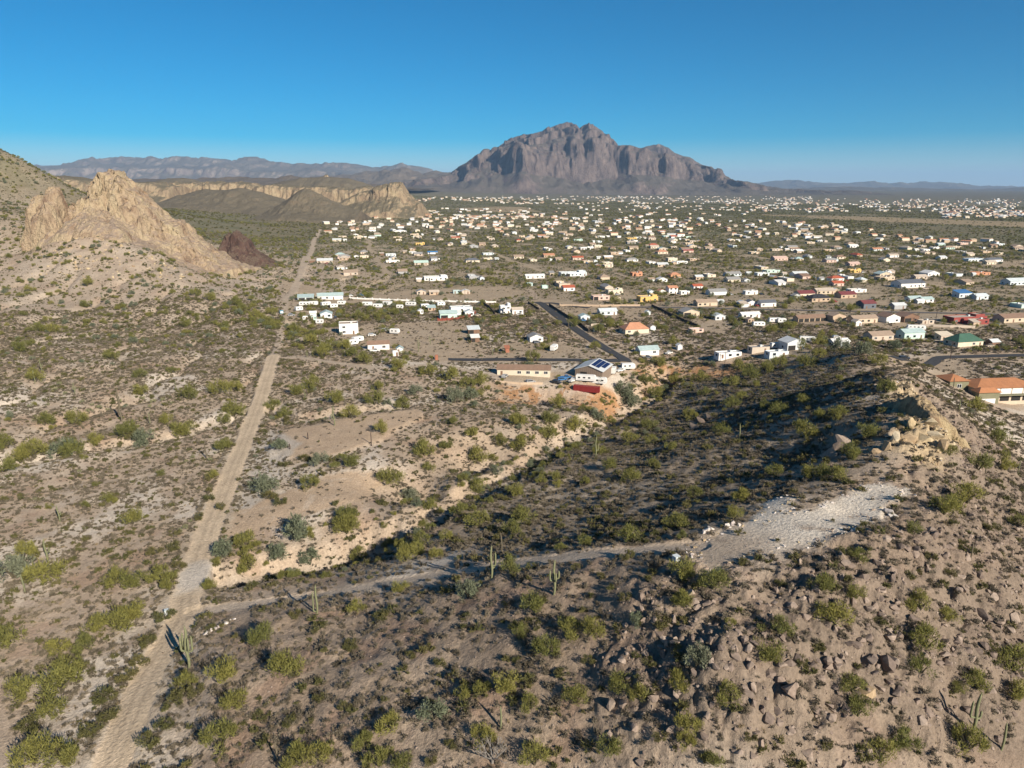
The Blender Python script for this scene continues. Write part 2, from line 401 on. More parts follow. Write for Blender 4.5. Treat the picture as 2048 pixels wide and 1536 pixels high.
def near_marks(px, py, k=2):
    d = sorted((math.hypot((px - x) , (py - y) * 1.25), n, x, y) for n, x, y in LAND)
    return d[:k]
def where(px, py):
    a, b = near_marks(px, py)
    d, n, x, y = a
    if d < 34: return f'right beside the {n}'
    if py < y - abs(px - x) * 0.8: w = 'beyond'
    elif py > y + abs(px - x) * 0.8: w = 'below'
    elif px > x: w = 'east of'
    else: w = 'west of'
    return f'{w} the {n}' if b[0] > d * 1.9 or len(n.split()) + len(b[1].split()) > 5 else f'{w} the {n} towards the {b[1]}'
# ---------------------------------------------------------------- ground material: soil colour from the mesh + grain
def ground_mat():
    m, nt, b = new_mat('desert_soil'); L = nt.links.new
    at_ = N(nt, 'ShaderNodeVertexColor', layer_name='soil')
    geo = N(nt, 'ShaderNodeNewGeometry')
    n1 = N(nt, 'ShaderNodeTexNoise', Scale=1.7, Detail=6.0, Roughness=0.7)
    n2 = N(nt, 'ShaderNodeTexNoise', Scale=0.16, Detail=5.0, Roughness=0.65)
    n3 = N(nt, 'ShaderNodeTexVoronoi', Scale=1.1)
    for n in (n1, n2, n3): L(geo.outputs['Position'], n.inputs['Vector'])
    mr = N(nt, 'ShaderNodeMapRange'); mr.inputs['From Min'].default_value = 0.25; mr.inputs['From Max'].default_value = 0.75
    mr.inputs['To Min'].default_value = 0.62; mr.inputs['To Max'].default_value = 1.28
    L(n1.outputs['Fac'], mr.inputs['Value'])
    mr2 = N(nt, 'ShaderNodeMapRange'); mr2.inputs['From Min'].default_value = 0.3; mr2.inputs['From Max'].default_value = 0.7
    mr2.inputs['To Min'].default_value = 0.85; mr2.inputs['To Max'].default_value = 1.12
    L(n2.outputs['Fac'], mr2.inputs['Value'])
    mu = N(nt, 'ShaderNodeMath', operation='MULTIPLY'); L(mr.outputs[0], mu.inputs[0]); L(mr2.outputs[0], mu.inputs[1])
    vm = N(nt, 'ShaderNodeVectorMath', operation='SCALE'); L(at_.outputs['Color'], vm.inputs[0]); L(mu.outputs[0], vm.inputs['Scale'])
    L(vm.outputs[0], b.inputs['Base Color'])
    b.inputs['Roughness'].default_value = 0.95; b.inputs['Specular IOR Level'].default_value = 0.1
    bp = N(nt, 'ShaderNodeBump', Strength=1.0, Distance=0.45); L(n1.outputs['Fac'], bp.inputs['Height'])
    bp2 = N(nt, 'ShaderNodeBump', Strength=0.22, Distance=0.3); L(n3.outputs['Distance'], bp2.inputs['Height']); L(bp.outputs[0], bp2.inputs['Normal'])
    L(bp2.outputs[0], b.inputs['Normal'])
    return m
M_SOIL = ground_mat()

def soil_colour(x, y, z, m):
    r = np.hypot(x, y)
    C = lambda *c: np.array(c)
    n_big = fbm(x / 45, y / 45, 4, 30)[:, None]; n_mid = fbm(x / 12, y / 12, 4, 31)[:, None]; n_fine = fbm(x / 3, y / 3, 3, 32)[:, None]
    n_huge = fbm(x / 300, y / 300, 4, 33)[:, None]
    def mix(c, d, t): return c + (d - c) * (np.clip(t, 0, 1)[:, None] if np.ndim(t) == 1 else np.clip(t, 0, 1))
    c = np.tile(C(0.40, 0.315, 0.235), (len(x), 1))
    c = mix(c, C(0.53, 0.46, 0.38), sstep(-0.02, 0.3, n_big[:, 0] + 0.5 * n_mid[:, 0]) * 0.95 * (1 - .65 * sstep(400, 540, r)))          # pale caliche
    c = mix(c, C(0.30, 0.20, 0.135), sstep(0.05, 0.4, n_mid[:, 0] - 0.5 * n_big[:, 0]) * 0.6)        # darker earth
    west = sstep(-60, -200, x) * sstep(300, 420, y)
    c = mix(c, C(0.33, 0.27, 0.21), west * 0.45)
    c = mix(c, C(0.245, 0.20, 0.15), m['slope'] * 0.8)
    c = mix(c, C(0.268, 0.204, 0.148), m['fore'] * 0.85)
    c = mix(c, C(0.285, 0.195, 0.14), m['fore'] * sstep(0.0, 0.3, n_mid[:, 0]) * 0.7)
    c = mix(c, C(0.205, 0.16, 0.123), m['rocky'] * 0.8)
    c = mix(c, C(0.37, 0.285, 0.205), m['tan'] * 0.7)
    c = mix(c, C(0.44, 0.34, 0.21), m['rtan'] * 0.8)
    bank = np.maximum(m['bank'], m['bank2'])
    c = mix(c, C(0.36, 0.20, 0.10), bank * (0.65 + 0.3 * np.sign(n_mid[:, 0])))
    c = mix(c, C(0.45, 0.32, 0.21), m['bank2'] * sstep(0.0, 0.25, n_fine[:, 0]) * 0.6)
    # flat valley with scrub seen from afar
    vf = sstep(420, 700, r) * (1 - west)
    c = mix(c, C(0.22, 0.18, 0.115), vf * 0.75)
    far = sstep(700, 1400, r)
    c = mix(c, C(0.135, 0.125, 0.07), far * 0.85)
    c = mix(c, C(0.19, 0.155, 0.095), far * sstep(0.0, 0.3, n_huge[:, 0]) * 0.7)
    c = mix(c, C(0.10, 0.105, 0.055), far * sstep(0.0, 0.3, -n_big[:, 0]) * 0.6)
    vfar = sstep(4500, 8500, r)
    c = mix(c, C(0.115, 0.10, 0.068), vfar * 0.8)
    c = mix(c, C(0.36, 0.28, 0.195), np.maximum(m['yard'], m['paved'] * .8) * 0.85 * sstep(-0.35, 0.1, n_mid[:, 0] + 0.25))
    c = mix(c, C(0.30, 0.23, 0.14), m['barefar'] * 0.9)
    c = mix(c, C(0.36, 0.285, 0.20), np.maximum(m['lane'] * .9, m['lot'] * .75))
    # wash beds
    wd = m['wash_d'] + n_mid[:, 0] * 5
    c = mix(c, C(0.42, 0.36, 0.29), sstep(4, 1.5, wd) * 0.5)
    c = mix(c, C(0.42, 0.36, 0.29), sstep(4, 1.5, m['wash2_d'] + n_mid[:, 0] * 4) * 0.8)
    # bladed surfaces
    c = mix(c, C(0.45, 0.335, 0.23), np.maximum(m['padu'], m['padl']) * (0.97 - 0.3 * sstep(0.05, 0.3, n_fine[:, 0])))
    c = mix(c, C(0.47, 0.42, 0.36), m['shoul'] * 0.8)
    c = mix(c, C(0.45, 0.37, 0.275), m['berm'] * (0.6 + n_fine[:, 0]))
    c = mix(c, lerp(C(0.68, 0.60, 0.495), C(0.50, 0.40, 0.30), sstep(20, 6, np.hypot(x - TAN_SPOT[0], y - TAN_SPOT[1]))[:, None]), m['gravel'] * np.clip(0.98 - 0.9 * sstep(0.08, 0.45, n_mid[:, 0] + n_fine[:, 0] * .8), 0, 1))
    c = mix(c, C(0.47, 0.385, 0.30), np.maximum(m['side'], m['trail']) * 0.95)
    c = mix(c, C(0.41, 0.33, 0.25), np.maximum(m['trackn'], m['branch']) * 0.9)
    rut = 0.15 * np.exp(-((m['road_d'] - 1.0 + .3 * n_mid[:, 0]) / 0.42) ** 2) - 0.10 * np.exp(-((m['road_d'] - 2.9) / 0.6) ** 2) + .10 * np.clip(n_fine[:, 0], 0, 1)
    c = mix(c, C(0.52, 0.41, 0.29), m['road'])
    c = c * (1 - rut * m['road'])[:, None]
    c = mix(c, C(0.52, 0.47, 0.41), m['road'] * sstep(10, 4, np.hypot(x - WHITE_SPOT[0], y - WHITE_SPOT[1]) + n_fine[:, 0] * 3) * 0.8)
    return np.clip(c * (1 + 0.10 * n_fine), 0.02, 0.7)

WHITE_SPOT = poly_pts([(395, 1150)])[0]; TAN_SPOT = poly_pts([(1400, 1105)])[0]
# polar sheet: fine inside the view, coarse all the way round behind it
ang = np.concatenate([np.linspace(-math.pi, -0.80, 30)[:-1], np.linspace(-0.80, -0.66, 24)[:-1], np.linspace(-0.66, 0.66, GRID_A), np.linspace(0.66, 0.80, 24)[1:], np.linspace(0.80, math.pi, 30)[1:]])
rad = np.concatenate([[1.0, 15, 30, 45, 55], np.geomspace(62, 1300, GRID_R), np.geomspace(1300, 14000, 150)[1:], [20000, 30000, 45000, 60000]])
Rg, Ag = np.meshgrid(rad, ang, indexing='ij')
gx, gy = (Rg * np.sin(Ag)).ravel(), (Rg * np.cos(Ag)).ravel()
fm = features(gx, gy)
gz = hz(gx, gy, fm)
back = sstep(0.8, 1.5, np.abs(Ag).ravel())
gz = gz * (1 - back) + back * 8.0
gz = lerp(gz, 60.0, sstep(13000, 20000, np.hypot(gx, gy)))
gcol = soil_colour(gx, gy, gz, fm)
nr, nc = len(rad), len(ang)
ii = np.arange(nr - 1)[:, None] * nc + np.arange(nc - 1)[None, :]
quads = np.stack([ii, ii + nc, ii + nc + 1, ii + 1], -1).reshape(-1, 4)
GV = np.stack([gx, gy, gz], 1)
def cut(name, sel, kind='structure', **kw):
    q = quads[sel]; u, inv = np.unique(q.ravel(), return_inverse=True)
    me = bpy.data.meshes.new(name); fill_mesh(me, GV[u], inv.reshape(-1, 4)); set_col(me, 'soil', gcol[u])
    o = link(name, me, M_SOIL); tag(o, kind=kind, **kw); return o
fq = lambda k: fm[k][quads].mean(1) > 0.5
used = np.zeros(len(quads), bool)
for nm, keys in (('dirt_road', ['road', 'trackn', 'branch']), ('dirt_path', ['side', 'trail']), ('gravel_ground', ['gravel'])):
    sel = np.zeros(len(quads), bool)
    for k in keys: sel |= fq(k)
    sel &= ~used; used |= sel
    cut(nm, sel)
cut('ground', ~used)

# ---------------------------------------------------------------- rock: colour by steepness and height bands
def rock_mat(name, cliff, cliff2, talus, sc, band=0.0, bump=1.0, stain_shade=(0.08, 0.06, 0.055)):
    m, nt, b = new_mat(name); L = nt.links.new
    geo = N(nt, 'ShaderNodeNewGeometry'); sep = N(nt, 'ShaderNodeSeparateXYZ'); L(geo.outputs['True Normal'], sep.inputs[0])
    n1 = N(nt, 'ShaderNodeTexNoise', Scale=1.0 / sc, Detail=7.0, Roughness=0.65); n2 = N(nt, 'ShaderNodeTexNoise', Scale=5.0 / sc, Detail=6.0, Roughness=0.7)
    mp = N(nt, 'ShaderNodeMapping'); mp.inputs['Scale'].default_value = (1, 1, 0.22); L(geo.outputs['Position'], mp.inputs[0])
    L(mp.outputs[0], n1.inputs['Vector']); L(geo.outputs['Position'], n2.inputs['Vector'])
    r1 = N(nt, 'ShaderNodeValToRGB'); e = r1.color_ramp.elements
    e[0].position, e[0].color = 0.30, (*stain_shade, 1); e[1].position, e[1].color = 0.70, (*cliff2, 1)
    k = r1.color_ramp.elements.new(0.46); k.color = (*cliff, 1)
    L(n1.outputs['Fac'], r1.inputs['Fac'])
    tal = N(nt, 'ShaderNodeMix', data_type='RGBA'); tal.inputs['A'].default_value = (*[c * 0.65 for c in talus], 1); tal.inputs['B'].default_value = (*[c * 1.15 for c in talus], 1)
    L(n2.outputs['Fac'], tal.inputs['Factor'])
    ad = N(nt, 'ShaderNodeMath', operation='MULTIPLY_ADD'); ad.inputs[1].default_value = 0.35; L(n2.outputs['Fac'], ad.inputs[0]); L(sep.outputs['Z'], ad.inputs[2])
    mr = N(nt, 'ShaderNodeMapRange'); mr.inputs['From Min'].default_value = 0.84; mr.inputs['From Max'].default_value = 1.02; L(ad.outputs[0], mr.inputs['Value'])
    mx = N(nt, 'ShaderNodeMix', data_type='RGBA'); L(mr.outputs[0], mx.inputs['Factor']); L(r1.outputs[0], mx.inputs['A']); L(tal.outputs['Result'], mx.inputs['B'])
    vo = N(nt, 'ShaderNodeTexVoronoi', feature='DISTANCE_TO_EDGE', Scale=1.3 / sc); wv = N(nt, 'ShaderNodeVectorMath', operation='MULTIPLY_ADD'); wv.inputs[1].default_value = (sc * 1.6,) * 3
    L(n1.outputs['Color'], wv.inputs[0]); L(mp.outputs[0], wv.inputs[2]); L(wv.outputs[0], vo.inputs['Vector'])
    ck = N(nt, 'ShaderNodeMapRange'); ck.inputs['From Max'].default_value = 0.05; ck.inputs['To Min'].default_value = 0.6; L(vo.outputs['Distance'], ck.inputs['Value'])  # crack lines darkened in colour, stain plus painted crevice shade
    cs = N(nt, 'ShaderNodeVectorMath', operation='SCALE'); L(r1.outputs[0], cs.inputs[0]); L(ck.outputs[0], cs.inputs['Scale']); L(cs.outputs[0], mx.inputs['A'])
    L(mx.outputs['Result'], b.inputs['Base Color'])
    b.inputs['Roughness'].default_value = 0.95; b.inputs['Specular IOR Level'].default_value = 0.1
    bp = N(nt, 'ShaderNodeBump', Strength=bump, Distance=sc * 0.28); L(n2.outputs['Fac'], bp.inputs['Height']); L(bp.outputs[0], b.inputs['Normal'])
    return m

def crag_mesh(sky, D, depth, zb, nc, nr, prof, flute=(), rough=(0, 1), jag=(0, 1), seed=0, back=1.0, slopejit=0.0, block=0.0, ground=False, sink=1.5, off=0.0, steps=(), terrace=0.0):
    """a mountain or outcrop at distance D: skyline read from the photo, cross-section prof[(t, fraction)], fluted and roughened"""
    px = np.array([p[0] for p in sky], float); py = np.array([p[1] for p in sky], float)
    X, Z = on_dist(px, py, D)
    o = np.argsort(X); X, Z = X[o], Z[o]
    xs = np.linspace(X[0], X[-1], nc); t = np.concatenate([np.linspace(-1, 0, int(nr * 0.72)), np.linspace(0, back, nr - int(nr * 0.72) + 1)[1:]])
    T, XS = np.meshgrid(t, xs, indexing='ij')
    T0 = T.copy()
    YY = D + (T + off) * depth
    tw = T.copy()
    for sc, am in flute:
        tw = tw + am * ridge(XS / sc, YY / (sc * 2.2), 3, seed + int(sc) % 50) * sstep(0.0, 0.25, np.abs(T))
    for sc, am in steps:
        tw = tw + am * np.tanh(5 * noise2(XS / sc + .25 * noise2(XS / (sc * .4), YY / sc, seed + 21), YY / (sc * 5), seed + int(sc) % 37)) * sstep(0.02, 0.2, np.abs(T))
    pt = np.array([p[0] for p in prof]); pf = np.array([p[1] for p in prof])
    fr = np.interp(tw, pt, pf)
    if terrace:
        q = fr * 8 + .5 * fbm(XS / (depth * .6), YY / (depth * .6), 3, seed + 30); qf = np.floor(q); fr = lerp(fr, (qf + sstep(.3, .8, q - qf) - (q - fr * 8)) / 8, terrace * sstep(.35, .5, fr))
    sk = np.interp(XS, X, Z) + jag[0] * fbm(XS / jag[1], YY / jag[1], 4, seed + 5)
    if block: 
        q = jag[1] * 1.5
        sk = sk + block * np.floor(2.5 * noise2(XS / q, XS * 0 + seed, seed + 8)) / 2.5
    kf = sstep(-1.0, -0.88, T0) * np.minimum(sstep(0, .035, (XS - xs[0]) / (xs[-1] - xs[0])), sstep(0, .035, (xs[-1] - XS) / (xs[-1] - xs[0]))); fr = fr * kf - 0.03 * (1 - kf)
    if ground: zb = hz(XS, YY) - sink
    zz = zb + np.maximum(sk - zb, 0) * fr
    zz += slopejit * fbm(XS / (depth * 0.15), YY / (depth * 0.15), 4, seed + 7) * sstep(0.0, 0.2, fr)
    dx = rough[0] * fbm(zz / (rough[1] * 2) + 5.1, XS / rough[1] + YY / rough[1], 3, seed + 2); dy = rough[0] * 1.6 * fbm(XS / rough[1], zz / (rough[1] * 1.9) + YY / rough[1] * .6, 4, seed + 3)
    edge = sstep(0.02, 0.25, fr) * (0.25 + 0.75 * sstep(0.2, 0.75, fr))
    V = np.stack([XS + dx * edge, YY + dy * edge, zz], -1).reshape(-1, 3)
    return V, len(t), nc
def build_crag(name, parts, mat, kind='structure', **kw):
    Vs, Qs, n0 = [], [], 0
    for V, r, c in parts:
        i = np.arange(r - 1)[:, None] * c + np.arange(c - 1)[None, :]
        Qs.append(np.stack([i, i + 1, i + c + 1, i + c], -1).reshape(-1, 4) + n0); Vs.append(V); n0 += len(V)
    me = bpy.data.meshes.new(name); fill_mesh(me, np.vstack(Vs), np.vstack(Qs), False)
    o = link(name, me, mat); tag(o, kind=kind, **kw); return o

M_MTN = rock_mat('mountain_rock', (0.12, 0.094, 0.085), (0.235, 0.182, 0.155), (0.125, 0.108, 0.088), 90, bump=1.0, stain_shade=(.04, .036, .04))  # varnish stain deepened so its colour adds the shadow contrast the cliffs lack
CLIFF = [(-1.5, -0.02), (-1, 0.06), (-0.72, 0.22), (-0.48, 0.42), (-0.45, 0.56), (-0.40, 0.86), (-0.36, 0.96), (0, 1), (1, 0.3)]
skyA = [(560,382),(690,379),(780,372),(850,359),(900,347),(918,334),(930,326),(945,315),(956,306),(966,294),(972,292),(978,300),(985,289),(1000,289),(1006,296),(1030,287),(1048,290),(1062,298),(1090,303),(1120,312),(1150,318),(1180,306),(1200,300),(1215,294),(1224,289),(1260,296),(1285,298),(1300,304),(1338,310),(1366,316),(1378,315),(1392,326),(1408,329),(1422,326),(1432,330),(1440,337),(1446,348),(1456,359),(1470,366),(1530,374),(1640,381),(1760,384)]
skyB = [(930,340),(985,306),(1005,290),(1030,276),(1048,272),(1060,274),(1082,268),(1096,258),(1108,255),(1120,250),(1130,247),(1142,248),(1149,256),(1156,263),(1163,256),(1170,250),(1184,250),(1192,256),(1198,262),(1206,268),(1216,272),(1221,280),(1223,292),(1250,303),(1320,330)]
skyC = [(1220,330),(1250,305),(1275,300),(1288,296),(1300,292),(1314,290),(1322,293),(1330,297),(1340,303),(1356,310),(1372,315),(1392,326),(1420,345)]
UP = [(-1.1, 0), (-1, 0), (-0.7, 0.45), (-0.6, 0.68), (-0.42, 0.74), (-0.36, 0.88), (-0.15, 0.92), (-0.1, 1), (0, 1), (1, 0.4)]
build_crag('mountain', [
    crag_mesh(skyA, 8600, 1700, 40, 600, 210, CLIFF, ((1150, 0.16), (430, 0.08), (140, 0.03)), (50, 120), (24, 200), 3, slopejit=20, block=14, ground=True, sink=10, off=.38, steps=((900, .13), (360, .06), (150, .025)), terrace=.55),
    crag_mesh(skyB, 9200, 1100, 150, 300, 120, UP, ((650, 0.2), (220, 0.1)), (40, 110), (5, 90), 9, slopejit=8, steps=((420, .07), (170, .05)), terrace=.5),
    crag_mesh(skyC, 10400, 800, 150, 120, 60, UP, ((400, 0.15), (130, 0.06)), (30, 120), (15, 120), 15, slopejit=12)], M_MTN)

SLOPE = [(-1.1, -0.02), (-1, 0), (-0.6, 0.3), (-0.3, 0.62), (0, 1), (1, 0)]
M_FAR = rock_mat('far_range_rock', (0.16, 0.125, 0.10), (0.30, 0.24, 0.19), (0.13, 0.11, 0.08), 500, bump=0.5)
M_FARM = rock_mat('mid_range_rock', (0.17, 0.13, 0.095), (0.24, 0.18, 0.13), (0.145, 0.115, 0.08), 250, bump=0.6)
fl = ((2600, 0.25), (900, 0.14), (300, 0.05))
build_crag('far_mountains', [
    crag_mesh([(-80,345),(0,338),(90,332),(140,334),(185,328),(205,325),(240,319),(272,319),(290,315),(330,316),(350,319),(380,319),(415,317),(450,320),(490,322),(515,317),(530,317),(550,325),(580,328),(620,330),(690,327),(720,331),(745,335),(770,337),(800,334),(820,331),(840,335),(860,340),(900,350)], 19000, 4200, 40, 420, 90,
      [(-1.1, -0.02), (-1, 0), (-0.7, 0.25), (-0.55, 0.5), (-0.5, 0.62), (-0.2, 0.75), (0, 1), (1, 0)], fl, (90, 420), (60, 600), 31, slopejit=60),
    crag_mesh([(1440,374),(1490,368),(1520,366),(1545,363),(1570,361),(1590,363),(1620,366),(1660,369),(1700,366),(1740,365),(1780,368),(1810,366),(1850,365),(1880,370),(1940,373),(2000,374),(2060,376),(2200,377)], 24000, 3800, 40, 300, 70, SLOPE, fl, (90, 420), (80, 700), 37, slopejit=50),
    crag_mesh([(1500,380),(1600,377),(1680,374),(1760,376),(1850,377),(1930,380),(1980,378),(2030,376),(2120,377),(2250,380)], 15000, 2200, 50, 220, 60, SLOPE, ((1200, 0.25), (400, 0.1)), (60, 300), (30, 400), 38, slopejit=25)], M_FAR)
build_crag('mountain_foothills', [
    crag_mesh([(480,372),(540,365),(600,360),(650,352),(700,350),(740,346),(770,345),(790,339),(815,336),(830,341),(850,346),(868,342),(885,345),(905,348),(960,360),(1040,380)], 11500, 2000, 70, 260, 80, SLOPE, ((1000, 0.22), (350, 0.12)), (40, 200), (30, 260), 41, slopejit=35),
    crag_mesh([(-60,372),(60,366),(200,360),(330,358),(420,357),(480,354),(560,357),(590,352),(650,360),(740,368),(860,380)], 6500, 1100, 90, 260, 60, SLOPE, ((700, 0.2), (240, 0.1)), (20, 120), (16, 200), 43, slopejit=14)], M_FARM)

# yellow and pink tuff cliffs of the middle distance
M_TUFF = rock_mat('yellow_tuff', (0.40, 0.30, 0.20), (0.48, 0.39, 0.25), (0.39, 0.30, 0.23), 14, bump=1.0, stain_shade=(0.17, 0.105, 0.07))
M_TUFFP = rock_mat('pink_tuff', (0.285, 0.215, 0.14), (0.36, 0.29, 0.185), (0.17, 0.145, 0.095), 22, bump=0.9, stain_shade=(0.17, 0.125, 0.085))
MESA = [(-1.1, -0.03), (-1, 0), (-0.72, 0.22), (-0.52, 0.46), (-0.46, 0.80), (-0.40, 0.95), (0, 1), (1, 0.2)]
M_HILL = rock_mat('scrub_hill', (0.15, 0.12, 0.085), (0.19, 0.155, 0.105), (0.165, 0.14, 0.098), 30, bump=0.9, stain_shade=(0.095, 0.08, 0.06))
build_crag('mesa', [
    crag_mesh([(100,362),(125,352),(150,353),(200,359),(260,366),(290,364),(335,364),(350,372),(380,372)], 2500, 260, 40, 170, 60, MESA, ((120, 0.1), (40, 0.05)), (8, 30), (4, 40), 51, slopejit=3, ground=True, sink=4),
    crag_mesh([(355,386),(363,364),(385,363),(402,368),(408,366),(430,368),(433,362),(445,363),(462,366),(485,363),(520,367),(530,374),(545,385)], 2650, 230, 52, 190, 70, MESA, ((120, 0.12), (36, 0.07)), (9, 24), (5, 28), 52, block=6, slopejit=3, ground=True, sink=4),
    crag_mesh([(515,386),(535,372),(560,368),(585,370),(620,373),(660,372),(690,374),(715,378),(728,374),(745,372),(760,378)], 2600, 260, 46, 230, 70, MESA, ((140, 0.13), (40, 0.06)), (8, 26), (4, 30), 53, block=3, slopejit=3, ground=True, sink=4),
    crag_mesh([(690,402),(715,390),(735,380),(752,378),(758,369),(772,366),(784,373),(786,364),(805,364),(810,369),(816,383),(830,398),(850,410)], 2350, 240, 16, 200, 80,
      [(-1.1, -0.03), (-1, 0), (-0.55, 0.42), (-0.36, 0.60), (-0.30, 0.82), (-0.22, 0.95), (0, 1), (1, 0.2)], ((130, 0.12), (32, 0.06)), (8, 22), (3, 24), 54, block=5, slopejit=3, ground=True, sink=4),
    crag_mesh([(640,360),(646,353),(651,349),(656,349),(658,354),(665,360)], 3300, 40, 100, 40, 24, MESA, ((20, 0.1),), (3, 9), (2, 9), 55, ground=True, sink=4)], M_TUFFP)
build_crag('hill', [
    crag_mesh([(520,372),(560,364),(600,356),(650,353),(700,357),(725,364),(750,374)], 3250, 380, 60, 120, 50, SLOPE, ((160, 0.1),), (6, 40), (4, 60), 61, slopejit=5, ground=True, sink=4),
    crag_mesh([(300,366),(335,356),(365,355),(400,362),(440,370)], 3400, 380, 60, 90, 44, SLOPE, ((160, 0.1),), (6, 40), (4, 60), 62, slopejit=5, ground=True, sink=4),
    crag_mesh([(530,426),(550,414),(575,398),(596,382),(608,376),(620,379),(640,388),(670,404),(700,416),(730,424)], 1950, 190, 20, 150, 70, [(-1.1, -0.03), (-1, 0), (-0.5, 0.33), (0, 1), (1, 0.0)], ((80, 0.1), (26, 0.04)), (3, 20), (1.5, 26), 63, slopejit=2, ground=True, sink=4),
    crag_mesh([(330,402),(375,386),(410,379),(440,381),(475,375),(520,383),(560,396),(600,410)], 2250, 260, 24, 140, 60, SLOPE, ((110, 0.12), (36, 0.05)), (4, 26), (2, 40), 64, slopejit=4, ground=True, sink=4)], M_HILL)

# the yellow spire and its neighbours
SPIRE = [(-1.3, -0.06), (-1, 0), (-0.70, 0.14), (-0.45, 0.29), (-0.30, 0.42), (-0.24, 0.62), (-0.18, 0.78), (-.1, .93), (0, 1), (0.5, 0.5), (1, 0)]
sp = [(164,478),(169,455),(174,428),(179,402),(184,391),(189,392),(194,405),(200,411),(204,398),(206,368),(213,360),(216,343),(219,336),(226,337),(231,341),(237,339),(242,344),(247,342),(252,352),(260,356),(268,363),(272,372),(284,378),(292,388),(304,398),(312,406),(322,414),(330,424),(338,436),(352,438),(366,440),(376,448),(384,462),(396,474),(410,486),(430,500),(446,514),(462,524),(490,538)]
SPIRE_D = 705
build_crag('rock_butte', [crag_mesh(sp, SPIRE_D, 100, 20, 340, 220, SPIRE, ((40, 0.15), (13, 0.09), (4.5, 0.04)), (4.2, 7), (1.6, 4), 71, block=0.8, slopejit=2.8, ground=True)], M_TUFF)
M_CREST = rock_mat('crest_tuff', (0.39, 0.29, 0.17), (0.47, 0.38, 0.23), (0.36, 0.27, 0.17), 3.0, bump=1.0, stain_shade=(0.20, 0.13, 0.09))
WALL = [(-1.15, -0.1), (-1, 0), (-0.85, 0.42), (-0.66, 0.66), (-0.35, 0.82), (0, 1), (1, 0.2)]
build_crag('rock_outcrop', [
    crag_mesh([(64,470),(68,452),(72,424),(74,408),(72,392),(78,388),(86,393),(92,384),(100,376),(110,373),(118,372),(124,384),(130,400),(136,424),(142,445)], 668, 22, 44, 150, 90, WALL, ((22, 0.28), (7, 0.14)), (2.4, 7), (1.0, 4), 75, block=1.2, slopejit=1.5, ground=True),
    crag_mesh([(58,476),(64,464),(70,436),(78,420),(88,408),(98,404),(108,410),(114,426),(120,440),(124,452),(130,462)], 642, 14, 44, 110, 80, WALL, ((14, 0.28), (5, 0.12)), (1.8, 8), (0.6, 4), 77, slopejit=1, ground=True)], M_TUFF)
build_crag('ridge_cliff', [crag_mesh([(1768,925),(1776,900),(1784,872),(1796,846),(1806,812),(1818,792),(1832,786),(1848,794),(1862,816),(1878,842),(1896,868),(1912,892),(1930,920)], 172, 12, 20, 150, 80, WALL, ((9, 0.25), (3, 0.12)), (1.0, 2.6), (.6, 1.6), 79, block=.5, slopejit=.6, ground=True, sink=.8)], M_CREST)
M_DARK = rock_mat('dark_basalt', (0.085, 0.052, 0.042), (0.125, 0.08, 0.062), (0.15, 0.11, 0.08), 7, bump=0.9, stain_shade=(0.04, 0.028, 0.025))
build_crag('dark_outcrop', [crag_mesh([(410,540),(430,516),(446,496),(452,474),(458,466),(466,468),(472,458),(480,462),(488,468),(498,478),(506,492),(520,502),(545,522),(575,540)], 800, 46, 6, 140, 70, [(-1.1, -0.06), (-1, 0), (-0.5, 0.36), (-0.32, 0.6), (-0.2, 0.88), (0, 1), (1, 0)], ((20, 0.12), (7, 0.06)), (2.5, 7), (1.0, 5), 81, block=1.2, slopejit=1.5, ground=True)], M_DARK)

# haze: one pale even volume round camera and scene
def haze():
    me = bpy.data.meshes.new('haze'); bm = bmesh.new(); bmesh.ops.create_cube(bm, size=2.0)
    z0, z1 = float(gz.min()) - 1.0, 1350.0
    for v in bm.verts: v.co = (v.co.x * 62000, v.co.y * 62000, z0 if v.co.z < 0 else z1)
    bm.to_mesh(me); bm.free()
    m = bpy.data.materials.new('haze_air'); m.use_nodes = True; nt = m.node_tree; nt.nodes.clear()
    out = nt.nodes.new('ShaderNodeOutputMaterial'); v = nt.nodes.new('ShaderNodeVolumePrincipled')
    v.inputs['Color'].default_value = (0.42, 0.66, 1.0, 1); v.inputs['Density'].default_value = HAZE
    v.inputs['Anisotropy'].default_value = 0.0
    nt.links.new(v.outputs[0], out.inputs['Volume'])
    tag(link('haze', me, m), kind='stuff')
haze()
